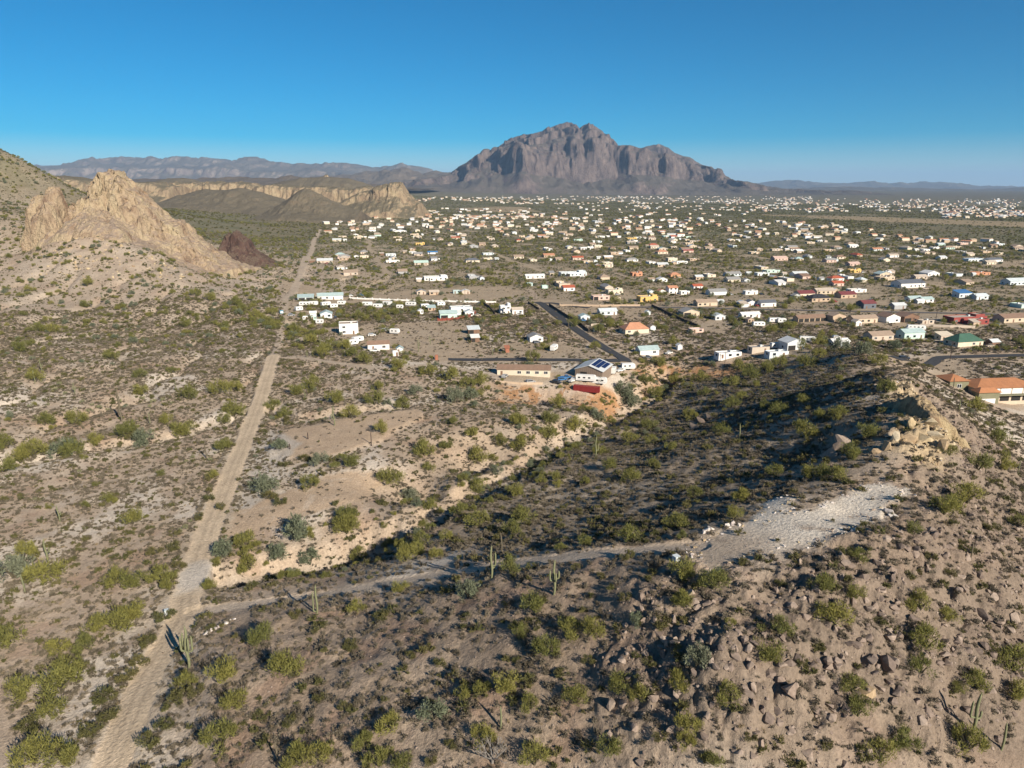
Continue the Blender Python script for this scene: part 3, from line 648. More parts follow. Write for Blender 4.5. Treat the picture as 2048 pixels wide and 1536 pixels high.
# ---------------------------------------------------------------- buildings, walls, vehicles, paved roads
class MB:
    def __init__(s): s.v, s.f = [], []
    def quad(s, *p):
        k = len(s.v); s.v += [tuple(q) for q in p]; s.f.append(tuple(range(k, k + len(p)))); return s
    def box(s, x0, x1, y0, y1, z0, z1, top=True):
        k = len(s.v); s.v += [(x0, y0, z0), (x1, y0, z0), (x1, y1, z0), (x0, y1, z0), (x0, y0, z1), (x1, y0, z1), (x1, y1, z1), (x0, y1, z1)]
        s.f += [(k, k + 1, k + 5, k + 4), (k + 1, k + 2, k + 6, k + 5), (k + 2, k + 3, k + 7, k + 6), (k + 3, k, k + 4, k + 7), (k + 3, k + 2, k + 1, k)]
        if top: s.f.append((k + 4, k + 5, k + 6, k + 7))
        return s
    def prism(s, prof, y0, y1, axis='y'):
        """closed profile of (x,z) pushed from y0 to y1 (axis x: profile is (y,z))"""
        n, k = len(prof), len(s.v)
        for y in (y0, y1): s.v += [(a, y, b) if axis == 'y' else (y, a, b) for a, b in prof]
        for i in range(n): s.f.append((k + i, k + (i + 1) % n, k + n + (i + 1) % n, k + n + i))
        s.f += [tuple(range(k + n - 1, k - 1, -1)), tuple(range(k + n, k + 2 * n))]
        return s
    def cyl(s, c, r, h, n=12, axis='z'):
        k = len(s.v)
        for q in (0, h):
            for i in range(n):
                a, b = r * math.cos(6.2832 * i / n), r * math.sin(6.2832 * i / n)
                s.v.append((c[0] + a, c[1] + b, c[2] + q) if axis == 'z' else (c[0] + a, c[1] + q, c[2] + b) if axis == 'y' else (c[0] + q, c[1] + a, c[2] + b))
        for i in range(n): s.f.append((k + i, k + (i + 1) % n, k + n + (i + 1) % n, k + n + i))
        s.f += [tuple(range(k + n - 1, k - 1, -1)), tuple(range(k + n, k + 2 * n))]
        return s
    def build(s, name, mat, parent=None):
        me = py_mesh_(name, s.v, s.f, mat); return link(name, me, None, parent)
def py_mesh_(name, V, Fc, mat):
    me = bpy.data.meshes.new(name); me.from_pydata([tuple(map(float, v)) for v in V], [], Fc)
    bm = bmesh.new(); bm.from_mesh(me); bmesh.ops.recalc_face_normals(bm, faces=bm.faces); bm.to_mesh(me); bm.free()
    me.materials.append(mat); return me
def root(name, p, yaw=0):
    o = bpy.data.objects.new(name, None); COL.objects.link(o); o.location = tuple(p); o.rotation_euler = (0, 0, yaw); o.empty_display_size = .2; return o
CLR = dict(white=(.72, .71, .68), cream=(.62, .54, .42), tan=(.46, .35, .25), beige=(.54, .44, .33), pink=(.60, .43, .36), yellow=(.62, .42, .15), orange=(.55, .30, .16), red=(.27, .065, .055), brick=(.32, .13, .08), brown=(.20, .12, .08), wood=(.22, .17, .13), grey=(.36, .36, .36), slate=(.13, .14, .16), black=(.045, .045, .05), teal=(.40, .50, .49), paleblue=(.58, .63, .64), blue=(.06, .17, .36), green=(.06, .13, .09), mint=(.48, .62, .55), maroon=(.19, .06, .06), redroof=(.40, .11, .06), tile=(.42, .19, .09), terracotta=(.50, .25, .15), metal=(.58, .60, .60), brownroof=(.26, .17, .12), tanroof=(.36, .27, .20), greyroof=(.30, .29, .28), olive=(.20, .19, .12), sand=(.50, .42, .34))
def P_(c, kind='wall'): return paint(f'{c}_{kind}', CLR[c], .85 if kind == 'wall' else .6, 0, .18 if kind == 'wall' else .25, .35 if kind == 'wall' else .5)
M_GLASS = paint('window_glass', (.02, .025, .03), .12, grime=.2)
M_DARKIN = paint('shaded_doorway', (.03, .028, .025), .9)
M_TRIM = paint('white_trim', (.75, .74, .72), .6)
M_ASPH = paint('asphalt', (.055, .055, .058), .9, grime=.35, scale=.5, bump=.2)
M_TYRE = paint('tyre_rubber', (.02, .02, .02), .9)
UW = py_mesh_('window', *(lambda b: (b.v, b.f))(MB().box(-.5, .5, -.04, .04, 0, 1)), M_GLASS)
UFR = py_mesh_('frame', *(lambda b: (b.v, b.f))(MB().box(-.56, -.5, -.07, .05, -.06, 1.06).box(.5, .56, -.07, .05, -.06, 1.06).box(-.5, .5, -.07, .05, -.06, 0).box(-.5, .5, -.07, .05, 1, 1.06).box(-.03, .03, -.065, .045, 0, 1)), M_TRIM)
UD = py_mesh_('door', *(lambda b: (b.v, b.f))(MB().box(-.5, .5, -.05, .05, 0, 1)), P_('brown'))
UG = py_mesh_('garage_door', *(lambda b: (b.v, b.f))(MB().box(-.5, .5, -.05, .05, 0, 1)), M_TRIM)
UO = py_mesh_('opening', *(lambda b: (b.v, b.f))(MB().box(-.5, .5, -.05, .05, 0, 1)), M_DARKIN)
def unit(me, name, par, x, y, z, w, h, rz=0, frame=False):
    o = link(name, me, None, par); o.location = (x, y, z); o.scale = (w, 1, h); o.rotation_euler = (0, 0, rz)
    if frame: link('frame', UFR, None, o)
    return o
YAW = 0.235
HOUSES = []
def house(p, w, d, h, kind, wall, roof, label, yaw=YAW, cat='house', name='house', det=1, group=None, rh=None, openf=None, two=False):
    """one building: wall, roof and the openings that show, at ground point p"""
    r = root(name, p, yaw); tag(r, label, cat, group); HOUSES.append(r)
    HOUSE_PADS.append((p[0], p[1], max(w, d) * .62 + 1))
    wm, rm = P_(wall), P_(roof, 'roof'); x, y = w / 2, d / 2; b = -1.2; ov = .45; th = .16
    rh = rh or (min(w, d) * .16 + .5)
    W_ = MB()
    if kind in ('gx', 'gy', 'hip', 'shed'):
        if kind == 'gx':
            W_.prism([(-y, b), (y, b), (y, h), (0, h + rh), (-y, h)], -x, x, 'x'); s = rh / y
            R_ = MB().prism([(-y - ov, h - ov * s + .02), (0, h + rh + .02), (y + ov, h - ov * s + .02), (y + ov, h - ov * s + th), (0, h + rh + th + .03), (-y - ov, h - ov * s + th)], -x - ov, x + ov, 'x')
        elif kind == 'gy':
            W_.prism([(-x, b), (x, b), (x, h), (0, h + rh), (-x, h)], -y, y, 'y'); s = rh / x
            R_ = MB().prism([(-x - ov, h - ov * s + .02), (0, h + rh + .02), (x + ov, h - ov * s + .02), (x + ov, h - ov * s + th), (0, h + rh + th + .03), (-x - ov, h - ov * s + th)], -y - ov, y + ov, 'y')
        elif kind == 'hip':
            W_.box(-x, x, -y, y, b, h); X, Y = x + ov, y + ov; k = min(X, Y) * .95; hz_ = h + rh * 1.15; R_ = MB()
            a, c = X - k, Y - k; z0 = h - .12
            lo = [(-X, -Y, z0), (X, -Y, z0), (X, Y, z0), (-X, Y, z0)]; up = [(-a, -c, hz_), (a, -c, hz_), (a, c, hz_), (-a, c, hz_)]
            R_.v = lo + up; R_.f = [(0, 1, 5, 4), (1, 2, 6, 5), (2, 3, 7, 6), (3, 0, 4, 7), (4, 5, 6, 7), (3, 2, 1, 0)]
        else:
            W_.prism([(-y, b), (y, b), (y, h + rh), (-y, h)], -x, x, 'x'); s = rh / d
            R_ = MB().prism([(-y - ov, h - ov * s + .02), (y + ov, h + rh + ov * s + .02), (y + ov, h + rh + ov * s + th), (-y - ov, h - ov * s + th)], -x - ov, x + ov, 'x')
        W_.build('wall', wm, r); R_.build('roof', rm, r)
    else:   # flat with parapet; adobe adds lower and taller blocks
        t = .3
        def blk(x0, x1, y0, y1, hh):
            W_.box(x0, x1, y0, y0 + t, b, hh); W_.box(x0, x1, y1 - t, y1, b, hh); W_.box(x0, x0 + t, y0 + t, y1 - t, b, hh); W_.box(x1 - t, x1, y0 + t, y1 - t, b, hh)
            R_.box(x0 + t, x1 - t, y0 + t, y1 - t, hh - .75, hh - .4)
        R_ = MB()
        blk(-x, x, -y, y, h)
        if kind == 'adobe':
            V_ = MB(); W0, W_ = W_, V_; R0, R_ = R_, MB()
            blk(-x * .55, x * .1, -y - 2.2, -y - .02, h * .86); q_ = V_.build('wing', wm, r); R_.build('wing_roof', rm, q_)
            V_ = W_ = MB(); R_ = MB(); blk(x * .45, x * .98, -y * .6, y * .9, h * 1.28); q_ = V_.build('upper_block', wm, r); R_.build('block_roof', rm, q_); W_, R_ = W0, R0
        W_.build('wall', wm, r); R_.build('roof', rm, r)
        if det and w > 9: MB().box(x * .2, x * .2 + 1.3, 0, 1.2, h - .42, h + .55).build('air_conditioner', P_('metal', 'roof'), r)
    if det >= 1:
        rng = random.Random(int(w * 97 + p[0] * 13)); n = max(2, int(w / 4.2)); yy = -y - .05
        for fl in range(2 if two else 1):
            z0 = .95 + fl * 2.9; di = rng.randrange(n) if not fl else -1
            for i in range(n):
                xx = -x + w * (i + .5) / n; ww = min(1.7, w / n * .5)
                if kind == 'adobe' and -x * .6 < xx < x * .15: yy_ = -y - 2.25
                else: yy_ = yy
                if openf and i < openf[1] and not fl: unit(UO if openf[0] == 'o' else UG, 'opening' if openf[0] == 'o' else 'garage_door', r, xx, yy_, -.05, w / n * .82, min(h - .5, 2.9)); continue
                if i == di: unit(UD, 'door', r, xx, yy_, 0, 1.0, 2.1)
                elif rng.random() < .85: unit(UW, 'window', r, xx, yy_, z0, ww, min(1.25, h - 1.4), 0, det >= 2)
            m = max(1, int(d / 5)); 
            for sx in (1, -1):
                for i in range(m):
                    if rng.random() < .7: unit(UW, 'window', r, sx * (x + .05), -y + d * (i + .5) / m, z0, 1.2, min(1.15, h - 1.4), math.pi / 2)
    return r
def at_base(rows):
    return at([(q[0], q[1]) for q in rows])
def px_m(p, n): return n * math.sqrt(p[0] ** 2 + p[1] ** 2 + (H - p[2]) ** 2) / 1422
# centre x, foot y, width px, kind, depth/width, height, wall, roof, label, extras
T = [
 (661, 599, 60, 'gx', .42, 3.2, 'white', 'teal', 'long white building with a pale teal metal roof behind parked trailers', dict(name='workshop', cat='building')),
 (612, 602, 36, 'shed', .5, 3.2, 'paleblue', 'teal', 'teal roofed workshop with a blue panel on top beside the dirt track', dict(name='workshop', cat='building', openf=('o', 2))),
 (653, 636, 27, 'gy', .9, 3.0, 'paleblue', 'teal', 'small teal gabled house facing the slope with a carport', dict()),
 (611, 640, 12, 'flat', .8, 2.3, 'white', 'white', 'tiny white shed in the corner trailer lot', dict(name='shed', cat='shed')),
 (628, 640, 12, 'flat', .6, 2.2, 'mint', 'mint', 'pale green storage box in the corner trailer lot', dict(name='shed', cat='shed')),
 (698, 668, 45, 'flat', .75, 6.6, 'white', 'tanroof', 'big white two storey flat roofed house above the green wash', dict(two=True, det=2)),
 (757, 699, 52, 'gx', .42, 3.2, 'white', 'brownroof', 'long white gabled house with a brown roof and dark porch', dict(det=2)),
 (800, 706, 15, 'gy', .9, 2.6, 'white', 'teal', 'small teal roofed shed at the end of the long white gabled house', dict(name='shed', cat='shed')),
 (791, 712, 14, 'flat', .9, 2.6, 'white', 'metal', 'white box shed below the long white gabled house', dict(name='shed', cat='shed')),
 (896, 638, 42, 'gx', .6, 4.2, 'mint', 'teal', 'mint green metal shed inside the red fence', dict(name='shed', cat='shed', openf=('o', 1))),
 (922, 624, 54, 'flat', .5, 3.6, 'white', 'paleblue', 'rambling white house with pale blue roofs behind the mint shed', dict()),
 (938, 632, 22, 'gy', .8, 3.0, 'white', 'paleblue', 'little white gable joined to the rambling white house', dict()),
 (841, 628, 13, 'gy', .9, 2.5, 'white', 'white', 'small white hut beyond the big green mesquite', dict(name='shed', cat='shed')),
 (863, 622, 18, 'shed', .7, 2.6, 'tan', 'teal', 'teal roofed lean to beside the mint shed', dict(name='shed', cat='shed')),
 (1010, 628, 26, 'adobe', .7, 6.0, 'white', 'white', 'white two storey house with square towers beside the asphalt end', dict(two=True, det=2)),
 (1034, 628, 28, 'gx', .6, 3.4, 'white', 'sand', 'low white gabled wing next to the towered white house', dict()),
 (947, 668, 28, 'shed', .6, 3.0, 'brown', 'paleblue', 'brown cabin with a pale blue metal roof in the bare yard', dict(name='cabin', cat='cabin', openf=('o', 1))),
 (950, 684, 20, 'shed', .8, 2.7, 'brown', 'white', 'brown cabin with a bright white roof in front of the blue roofed one', dict(name='cabin', cat='cabin', openf=('o', 1))),
 (1014, 705, 10, 'shed', .9, 2.6, 'brick', 'brick', 'small orange brick shed near the asphalt road', dict(name='shed', cat='shed', det=0)),
 (873, 720, 7, 'flat', 1, 2.6, 'brick', 'brick', 'narrow red brick pillar house at the road end', dict(name='pump_house', cat='shed', det=0)),
 (871, 561, 58, 'adobe', .45, 3.6, 'white', 'white', 'long white flat roofed house alone in the scrub', dict()),
 (842, 589, 22, 'gy', .8, 2.7, 'sand', 'greyroof', 'weathered hut at the near edge of the gold field', dict(name='shed', cat='shed')),
 (868, 590, 24, 'gx', .6, 2.7, 'tan', 'sand', 'weathered gabled shack on the gold field', dict(name='shed', cat='shed')),
 (913, 587, 18, 'flat', .8, 2.6, 'teal', 'white', 'teal cabin with a tarp roof on the gold field', dict(name='cabin', cat='cabin')),
 (931, 588, 20, 'gy', .7, 2.6, 'sand', 'white', 'white roofed cabin next to the teal one', dict(name='cabin', cat='cabin')),
 (1048, 751, 106, 'gx', .30, 3.0, 'cream', 'brownroof', 'very long cream house with a brown roof near the shop', dict(det=2, rh=1.4, yaw=-.06)),
 (1070, 684, 34, 'gy', .9, 3.0, 'white', 'greyroof', 'white gabled house with a grey roof among trees by the asphalt', dict(det=2, openf=('g', 1))),
 (1214, 630, 44, 'gx', .5, 3.0, 'paleblue', 'paleblue', 'long pale blue roofed house behind the dark wall', dict()),
 (1168, 641, 24, 'gy', .8, 3.0, 'paleblue', 'teal', 'pale teal gabled house at the asphalt turn', dict()),
 (1268, 667, 62, 'hip', .62, 3.0, 'cream', 'terracotta', 'house with a wide red brown hip roof and teal windows', dict(det=2, rh=3.0)),
 (1190, 664, 9, 'flat', .9, 2.4, 'white', 'white', 'white utility box beside the red brown hip roofed house', dict(name='shed', cat='shed', det=0)),
 (1294, 710, 50, 'gx', .6, 3.0, 'white', 'teal', 'white house with a pale teal roof above the orange bank', dict(openf=('g', 1), det=2)),
 (1358, 700, 12, 'gy', .9, 2.6, 'white', 'white', 'small white shed beside the parked white pickup', dict(name='shed', cat='shed', det=0)),
 (1455, 717, 60, 'flat', .3, 3.0, 'white', 'white', 'long low white building at the orange bank edge', dict(name='building', cat='building')),
 (1136, 582, 29, 'gx', .7, 3.2, 'white', 'redroof', 'white house with a bright red roof before the thicket', dict()),
 (1228, 588, 38, 'adobe', .6, 3.8, 'cream', 'sand', 'cream pueblo house above the pink one', dict()),
 (1200, 600, 42, 'flat', .5, 3.6, 'pink', 'sand', 'pink adobe house with a dark archway', dict(openf=('o', 1))),
 (1294, 603, 46, 'adobe', .55, 4.2, 'yellow', 'cream', 'bright yellow pueblo house with arched fronts', dict(det=2)),
 (1343, 588, 23, 'gx', .8, 5.4, 'white', 'terracotta', 'tall white house with a terracotta roof', dict(two=True)),
 (1322, 589, 18, 'gy', .8, 3.2, 'white', 'terracotta', 'low white gable beside the tall terracotta roofed house', dict()),
 (1368, 589, 23, 'flat', .6, 3.0, 'white', 'paleblue', 'plain white flat annex east of the tall terracotta roofed house', dict()),
 (1432, 590, 44, 'gx', .5, 3.2, 'paleblue', 'greyroof', 'long grey roofed house with a pale garage', dict(openf=('g', 2))),
 (1410, 612, 52, 'gx', .45, 3.2, 'beige', 'tanroof', 'long beige house on the cross road', dict()),
 (1377, 632, 42, 'gy', .7, 3.2, 'beige', 'greyroof', 'tan gabled house with a grey roof inside the long dark wall', dict(det=2, openf=('o', 1))),
 (1436, 640, 26, 'gy', .8, 3.0, 'metal', 'paleblue', 'blue roofed metal shed on the bare lot', dict(name='shed', cat='shed')),
 (1391, 665, 32, 'flat', .5, 2.4, 'pink', 'white', 'low pinkish white flat shelter at the wall end', dict(name='building', cat='building')),
 (1295, 630, 11, 'gy', .9, 2.4, 'paleblue', 'paleblue', 'small pale blue shed in the bare lot', dict(name='shed', cat='shed', det=0)),
 (1059, 572, 14, 'flat', .7, 3.0, 'teal', 'teal', 'little teal block house by the field road', dict(det=0)),
 (1089, 577, 15, 'flat', .7, 2.8, 'mint', 'mint', 'mint coloured tank house by the field road', dict(det=0, name='shed', cat='shed')),
 (1069, 557, 48, 'gx', .3, 2.8, 'white', 'white', 'long white mobile home in the thicket', dict(name='mobile_home', cat='mobile home')),
 (1145, 552, 66, 'adobe', .35, 4.0, 'paleblue', 'white', 'large pale blue flat roofed house with dark porches', dict(openf=('o', 2))),
 (1272, 552, 26, 'adobe', .7, 3.6, 'terracotta', 'orange', 'orange adobe house with a stair tower', dict()),
 (1348, 555, 26, 'hip', .7, 3.0, 'orange', 'terracotta', 'orange tile hip roofed house', dict()),
 (1323, 564, 22, 'gy', .8, 2.8, 'white', 'white', 'white gabled shelter with open sides', dict()),
 (1393, 578, 24, 'gx', .7, 2.8, 'white', 'redroof', 'low white house with a faded red roof', dict()),
 (1396, 560, 19, 'gx', .8, 3.4, 'tan', 'metal', 'tan house under a shiny metal roof', dict()),
 (1500, 612, 22, 'gy', .8, 3.2, 'white', 'slate', 'white gabled house with a slate roof on the cross road', dict()),
 (1532, 613, 40, 'gx', .5, 3.2, 'white', 'slate', 'long white house with several slate gables', dict(det=2)),
 (1482, 612, 16, 'gy', .8, 3.0, 'metal', 'paleblue', 'bluish shed next to the slate gabled house', dict(name='shed', cat='shed')),
 (1500, 589, 32, 'flat', .4, 3.4, 'white', 'black', 'white flat house with a black roof edge', dict()),
 (1608, 594, 40, 'gx', .6, 3.2, 'cream', 'maroon', 'cream house under a maroon roof', dict()),
 (1634, 603, 48, 'hip', .6, 3.0, 'tan', 'black', 'tan house under a wide black hip roof', dict()),
 (1690, 596, 40, 'gx', .6, 3.2, 'tan', 'maroon', 'tan house with a dormered maroon roof', dict()),
 (1670, 562, 32, 'hip', .6, 3.0, 'white', 'redroof', 'white house under a bright red hip roof', dict()),
 (1672, 572, 26, 'gx', .7, 3.0, 'pink', 'redroof', 'pink house just in front of the bright red hip roof', dict()),
 (1731, 617, 32, 'gx', .8, 4.0, 'slate', 'maroon', 'dark barn with a maroon roof on the cross road', dict(name='barn', cat='barn')),
 (1794, 618, 30, 'gx', .6, 3.0, 'grey', 'metal', 'grey metal shed with a rounded white roof', dict(name='shed', cat='shed')),
 (1923, 595, 32, 'shed', .6, 3.8, 'paleblue', 'blue', 'pale building with a vivid blue roof', dict(name='building', cat='building')),
 (1957, 599, 30, 'gx', .6, 3.0, 'paleblue', 'paleblue', 'pale blue shed beside the vivid blue roof', dict(name='shed', cat='shed')),
 (1826, 603, 32, 'gx', .5, 2.8, 'white', 'teal', 'pale teal roofed house among open scrub', dict()),
 (1850, 605, 28, 'gx', .6, 2.8, 'white', 'teal', 'second pale teal roofed house among open scrub', dict()),
 (1815, 575, 62, 'gx', .5, 4.2, 'white', 'slate', 'large white building with a long slate roof on a bare lot', dict(openf=('g', 2))),
 (1768, 560, 38, 'adobe', .5, 3.4, 'beige', 'tan', 'beige flat roofed house with dark porch openings', dict(openf=('o', 1))),
 (1707, 545, 28, 'adobe', .5, 3.4, 'yellow', 'cream', 'yellowish tan pueblo house in mid valley', dict()),
 (1618, 643, 72, 'gx', .3, 2.8, 'tan', 'brownroof', 'very long low brown stable roof on the cross road', dict(name='stable', cat='stable', openf=('o', 6))),
 (1671, 643, 34, 'gy', .7, 4.2, 'tan', 'tanroof', 'tall tan barn at the stable end', dict(name='barn', cat='barn')),
 (1724, 646, 62, 'gx', .35, 3.4, 'beige', 'tanroof', 'long beige house with a tan roof east of the stable', dict(openf=('g', 1))),
 (1712, 652, 15, 'gy', 1, 3.0, 'white', 'sand', 'white fronted garage against the long beige house', dict(name='garage', cat='garage', openf=('g', 1))),
 (1775, 645, 36, 'gy', .9, 4.0, 'white', 'brownroof', 'white fronted garage with a brown roof', dict(name='garage', cat='garage', openf=('g', 1))),
 (1812, 644, 38, 'gy', .8, 4.0, 'brown', 'brownroof', 'dark brown garage with wide doors', dict(name='garage', cat='garage', openf=('o', 1))),
 (1850, 648, 30, 'flat', .4, 2.6, 'sand', 'sand', 'low sand coloured yard building west of the red adobe', dict(name='building', cat='building')),
 (1928, 645, 84, 'adobe', .35, 4.0, 'red', 'sand', 'large deep red adobe house', dict(det=2)),
 (1958, 648, 28, 'flat', .7, 3.4, 'red', 'sand', 'red block wing at the end of the red adobe', dict()),
 (2020, 644, 62, 'gx', .45, 3.2, 'beige', 'brownroof', 'tan house with a dark brown roof beyond the red adobe', dict()),
 (1756, 680, 56, 'gx', .5, 3.2, 'sand', 'tanroof', 'sand coloured house with stepped gables behind the ridge', dict(det=2)),
 (1819, 677, 52, 'gx', .5, 4.0, 'mint', 'teal', 'mint green metal workshop behind the ridge', dict(name='workshop', cat='building')),
 (1925, 692, 64, 'hip', .6, 3.0, 'cream', 'green', 'house with a large dark green hip roof', dict(det=2, rh=3.2)),
 (1886, 680, 30, 'shed', .5, 3.0, 'sand', 'cream', 'pale wing joined to the dark green roofed house', dict()),
 (1498, 636, 48, 'gx', .3, 2.8, 'white', 'white', 'long white mobile home behind parked campers', dict(name='mobile_home', cat='mobile home')),
 (1499, 646, 16, 'gy', .8, 2.6, 'tan', 'tanroof', 'small tan shed between parked campers', dict(name='shed', cat='shed')),
 (1582, 700, 46, 'gy', .8, 4.4, 'metal', 'metal', 'silver metal barn with a dark open door', dict(name='barn', cat='barn', openf=('o', 1))),
 (1516, 705, 46, 'flat', .4, 3.0, 'sand', 'greyroof', 'low grey roofed building before the silver barn', dict(name='building', cat='building')),
 (1552, 714, 50, 'flat', .3, 2.8, 'paleblue', 'white', 'long low pale building in front of the silver barn', dict(name='building', cat='building')),
 (1676, 693, 42, 'gx', .5, 3.0, 'paleblue', 'white', 'white roofed shelter peeking over the ridge', dict(name='building', cat='building', openf=('o', 3))),
 (1858, 552, 30, 'gy', .8, 3.2, 'white', 'white', 'bright white gabled house in the eastern valley', dict()),
 (1958, 550, 40, 'flat', .4, 3.0, 'terracotta', 'brick', 'rust red flat house in the eastern valley', dict()),
 (2028, 570, 46, 'gx', .5, 4.0, 'paleblue', 'paleblue', 'large pale blue metal building at the picture edge', dict(name='building', cat='building')),
 (1946, 523, 40, 'flat', .4, 3.8, 'paleblue', 'blue', 'blue and white flat building in the far eastern valley', dict()), (1985, 524, 36, 'gx', .4, 3.2, 'white', 'slate', 'white row house in the far eastern valley', dict()),
 (650, 526, 36, 'gx', .6, 3.0, 'sand', 'metal', 'metal roofed house at the dirt track', dict()), (842, 530, 34, 'gx', .6, 3.0, 'sand', 'mint', 'pale mint roofed house south of the gravel lane', dict()),
 (800, 497 - 32, 30, 'gy', .5, 3.8, 'white', 'slate', 'white triple gabled house with a slate roof at the far lane', dict()), (975, 521, 22, 'adobe', .6, 3.0, 'cream', 'cream', 'cream adobe house before the thicket', dict()),
 (865, 508, 24, 'gx', .4, 2.6, 'white', 'blue', 'mobile home with a blue striped roof', dict(name='mobile_home', cat='mobile home')), (840, 490, 22, 'adobe', .6, 3.2, 'yellow', 'cream', 'ochre pueblo house by the far lane', dict()),
 (1343, 523, 24, 'flat', .6, 4.6, 'cream', 'cream', 'tall cream cube house in mid valley', dict()), (1195, 496, 20, 'flat', .7, 4.4, 'cream', 'sand', 'tall cream block beyond the pale blue house', dict()), (1262, 480, 24, 'adobe', .6, 3.6, 'yellow', 'sand', 'pale yellow pueblo house in mid valley', dict()), (1375, 505, 26, 'gx', .4, 3.0, 'pink', 'red', 'house with a thin red roof line in mid valley', dict()), (1558, 521, 34, 'gx', .5, 3.4, 'pink', 'pink', 'wide pink roofed house in mid valley', dict()), (1705, 532, 26, 'gx', .6, 3.0, 'pink', 'pink', 'rosy house on the eastern lane', dict()), (1705, 495, 22, 'gx', .5, 3.0, 'white', 'white', 'bright white oblong house on the eastern lane', dict()),
]
P3 = at_base(T)
for (a, b, w, kind, dr, h, wall, roof, lab, ex), p in zip(T, P3):
    ww = px_m(p, w) * (.80 if ex.get('yaw') is None else 1); d = max(ww * dr, 5 if ww > 7 else ww * .8); d = min(d, 16)
    n = math.hypot(p[0], p[1]); c = np.array([p[0] * (1 + d * .45 / n), p[1] * (1 + d * .45 / n)])
    z = float(min(hz(c[0], c[1]), p[2] + .8)); z = max(z, p[2] - .2)
    ex = dict(ex); ex.setdefault('det', 1)
    if kind == 'hip' and d > ww: d = ww * .8
    house((c[0], c[1], z), ww, d, h, kind, wall, roof, lab, group='houses of the valley' if ex.get('name', 'house') == 'house' else None, **ex)

# steel shop with solar panels
p = at1(1190, 757); r = root('workshop', (p[0], p[1] + 6, p[2]), -.42); tag(r, 'wood sided shop with a grey gable roof carrying solar panels', 'workshop'); HOUSE_PADS.append((p[0], p[1] + 6, 15))
x, y, h, rh = 6.8, 8.0, 4.4, 2.3
MB().prism([(-x, -1), (x, -1), (x, h), (0, h + rh), (-x, h)], -y, y).build('wall', P_('wood'), r)
s = rh / x; o_ = .5
MB().prism([(-x - o_, h - o_ * s + .02), (0, h + rh + .02), (x + o_, h - o_ * s + .02), (x + o_, h - o_ * s + .2), (0, h + rh + .2), (-x - o_, h - o_ * s + .2)], -y - o_, y + o_).build('roof', P_('metal', 'roof'), r)
M_SOLAR = paint('solar_cell', (.012, .02, .075), .15, grime=.1)
sp_ = py_mesh_('solar_panel', *(lambda b: (b.v, b.f))(MB().box(-.95, .95, -1.55, 1.55, 0, .08)), M_SOLAR)
for i in range(3):
    for j in range(4):
        if i == 2 and j == 0: continue
        o = link('solar_panel', sp_, None, r); xx = 1.5 + i * 2.0; o.location = (xx, -4.6 + j * 3.25, h + rh - s * xx + .3); o.rotation_euler = (0, math.atan(s), 0)
unit(UO, 'opening', r, -2.5, -y - .06, 0, 3.2, 3.4); unit(UD, 'door', r, 3, -y - .06, 0, 1, 2.1)
for k in range(-6, 7):
    MB().box(k * 1.02 - .05, k * 1.02 + .05, -y - .06, -y - .003, -.8, h + rh - abs(k * 1.02) * s - .1).build('batten', P_('brown'), r)

# orange tiled house behind the ridge
p = at1(1975, 800); r = root('house', (p[0] + 6, p[1] + 8, p[2] - .5), .1); tag(r, 'large house with orange tiled hip roofs behind the ridge', 'house', 'houses of the valley'); HOUSE_PADS.append((p[0] + 6, p[1] + 8, 24))
for nm, (x0, x1, y0, y1, hh, z1) in (('wall', (-12, 16, -7, 6, 5.6, 8.0)), ('tower', (-20.5, -12.02, -2, 7, 7.6, 9.4)), ('wing', (-14, -5, -11, -7.02, 5.0, 6.6))):
    MB().box(x0, x1, y0, y1, -2, hh).build(nm, P_('olive') if nm != 'wall' else P_('beige'), r)
    k = min(x1 - x0, y1 - y0) / 2 + .4; a = .7; R_ = MB(); c0, c1, d0, d1 = x0 - a, x1 + a, y0 - a, y1 + a
    R_.v = [(c0, d0, hh - .1), (c1, d0, hh - .1), (c1, d1, hh - .1), (c0, d1, hh - .1), (c0 + k, d0 + k, z1), (c1 - k, d0 + k, z1), (c1 - k, d1 - k, z1), (c0 + k, d1 - k, z1)]
    R_.f = [(0, 1, 5, 4), (1, 2, 6, 5), (2, 3, 7, 6), (3, 0, 4, 7), (4, 5, 6, 7), (3, 2, 1, 0)]; R_.build('roof', P_('tile', 'roof'), r)
for i in range(5): unit(UG, 'balcony_screen', r, -9.2 + i * 5.1, -7.08, 2.9, 4.5, 2.4)
for i in range(5): unit(UO, 'opening', r, -9.2 + i * 5.1, -7.08, -.2, 4.0, 2.4)
MB().box(-4.8, 16.5, -9.2, -7.1, 2.55, 2.85).build('balcony', P_('olive'), r)
unit(UW, 'window', r, -16.2, -2.06, 4.6, 1.8, 1.5, 0, True); unit(UG, 'garage_door', r, -9.5, -11.06, -.2, 6, 2.4)

# scattered houses of the open valley, laid on the survey grid
ZONE = poly_pts([(646, 560), (640, 470), (650, 445), (760, 432), (900, 428), (1100, 440), (1400, 440), (1660, 447), (1860, 478), (2120, 490), (2120, 632), (1600, 606), (1250, 596), (1080, 566), (850, 552)])
ca_, sa_ = math.cos(YAW), math.sin(YAW)
gi_, gj_ = np.meshgrid(np.arange(-50, 80), np.arange(6, 70), indexing='ij'); gi_ = gi_.ravel() * 34.0; gj_ = gj_.ravel() * 36.0
qx = gi_ * ca_ - gj_ * sa_ + RNG.normal(0, 7, gi_.size); qy = gi_ * sa_ + gj_ * ca_ + RNG.normal(0, 7, gi_.size)
inn = poly_sd(qx, qy, ZONE) < 0
qx, qy = qx[inn], qy[inn]; dens = np.clip(.36 + .9 * fbm(qx / 170, qy / 170, 3, 90), .02, .9)
k = RNG.random(len(qx)) < dens; qx, qy = qx[k], qy[k]
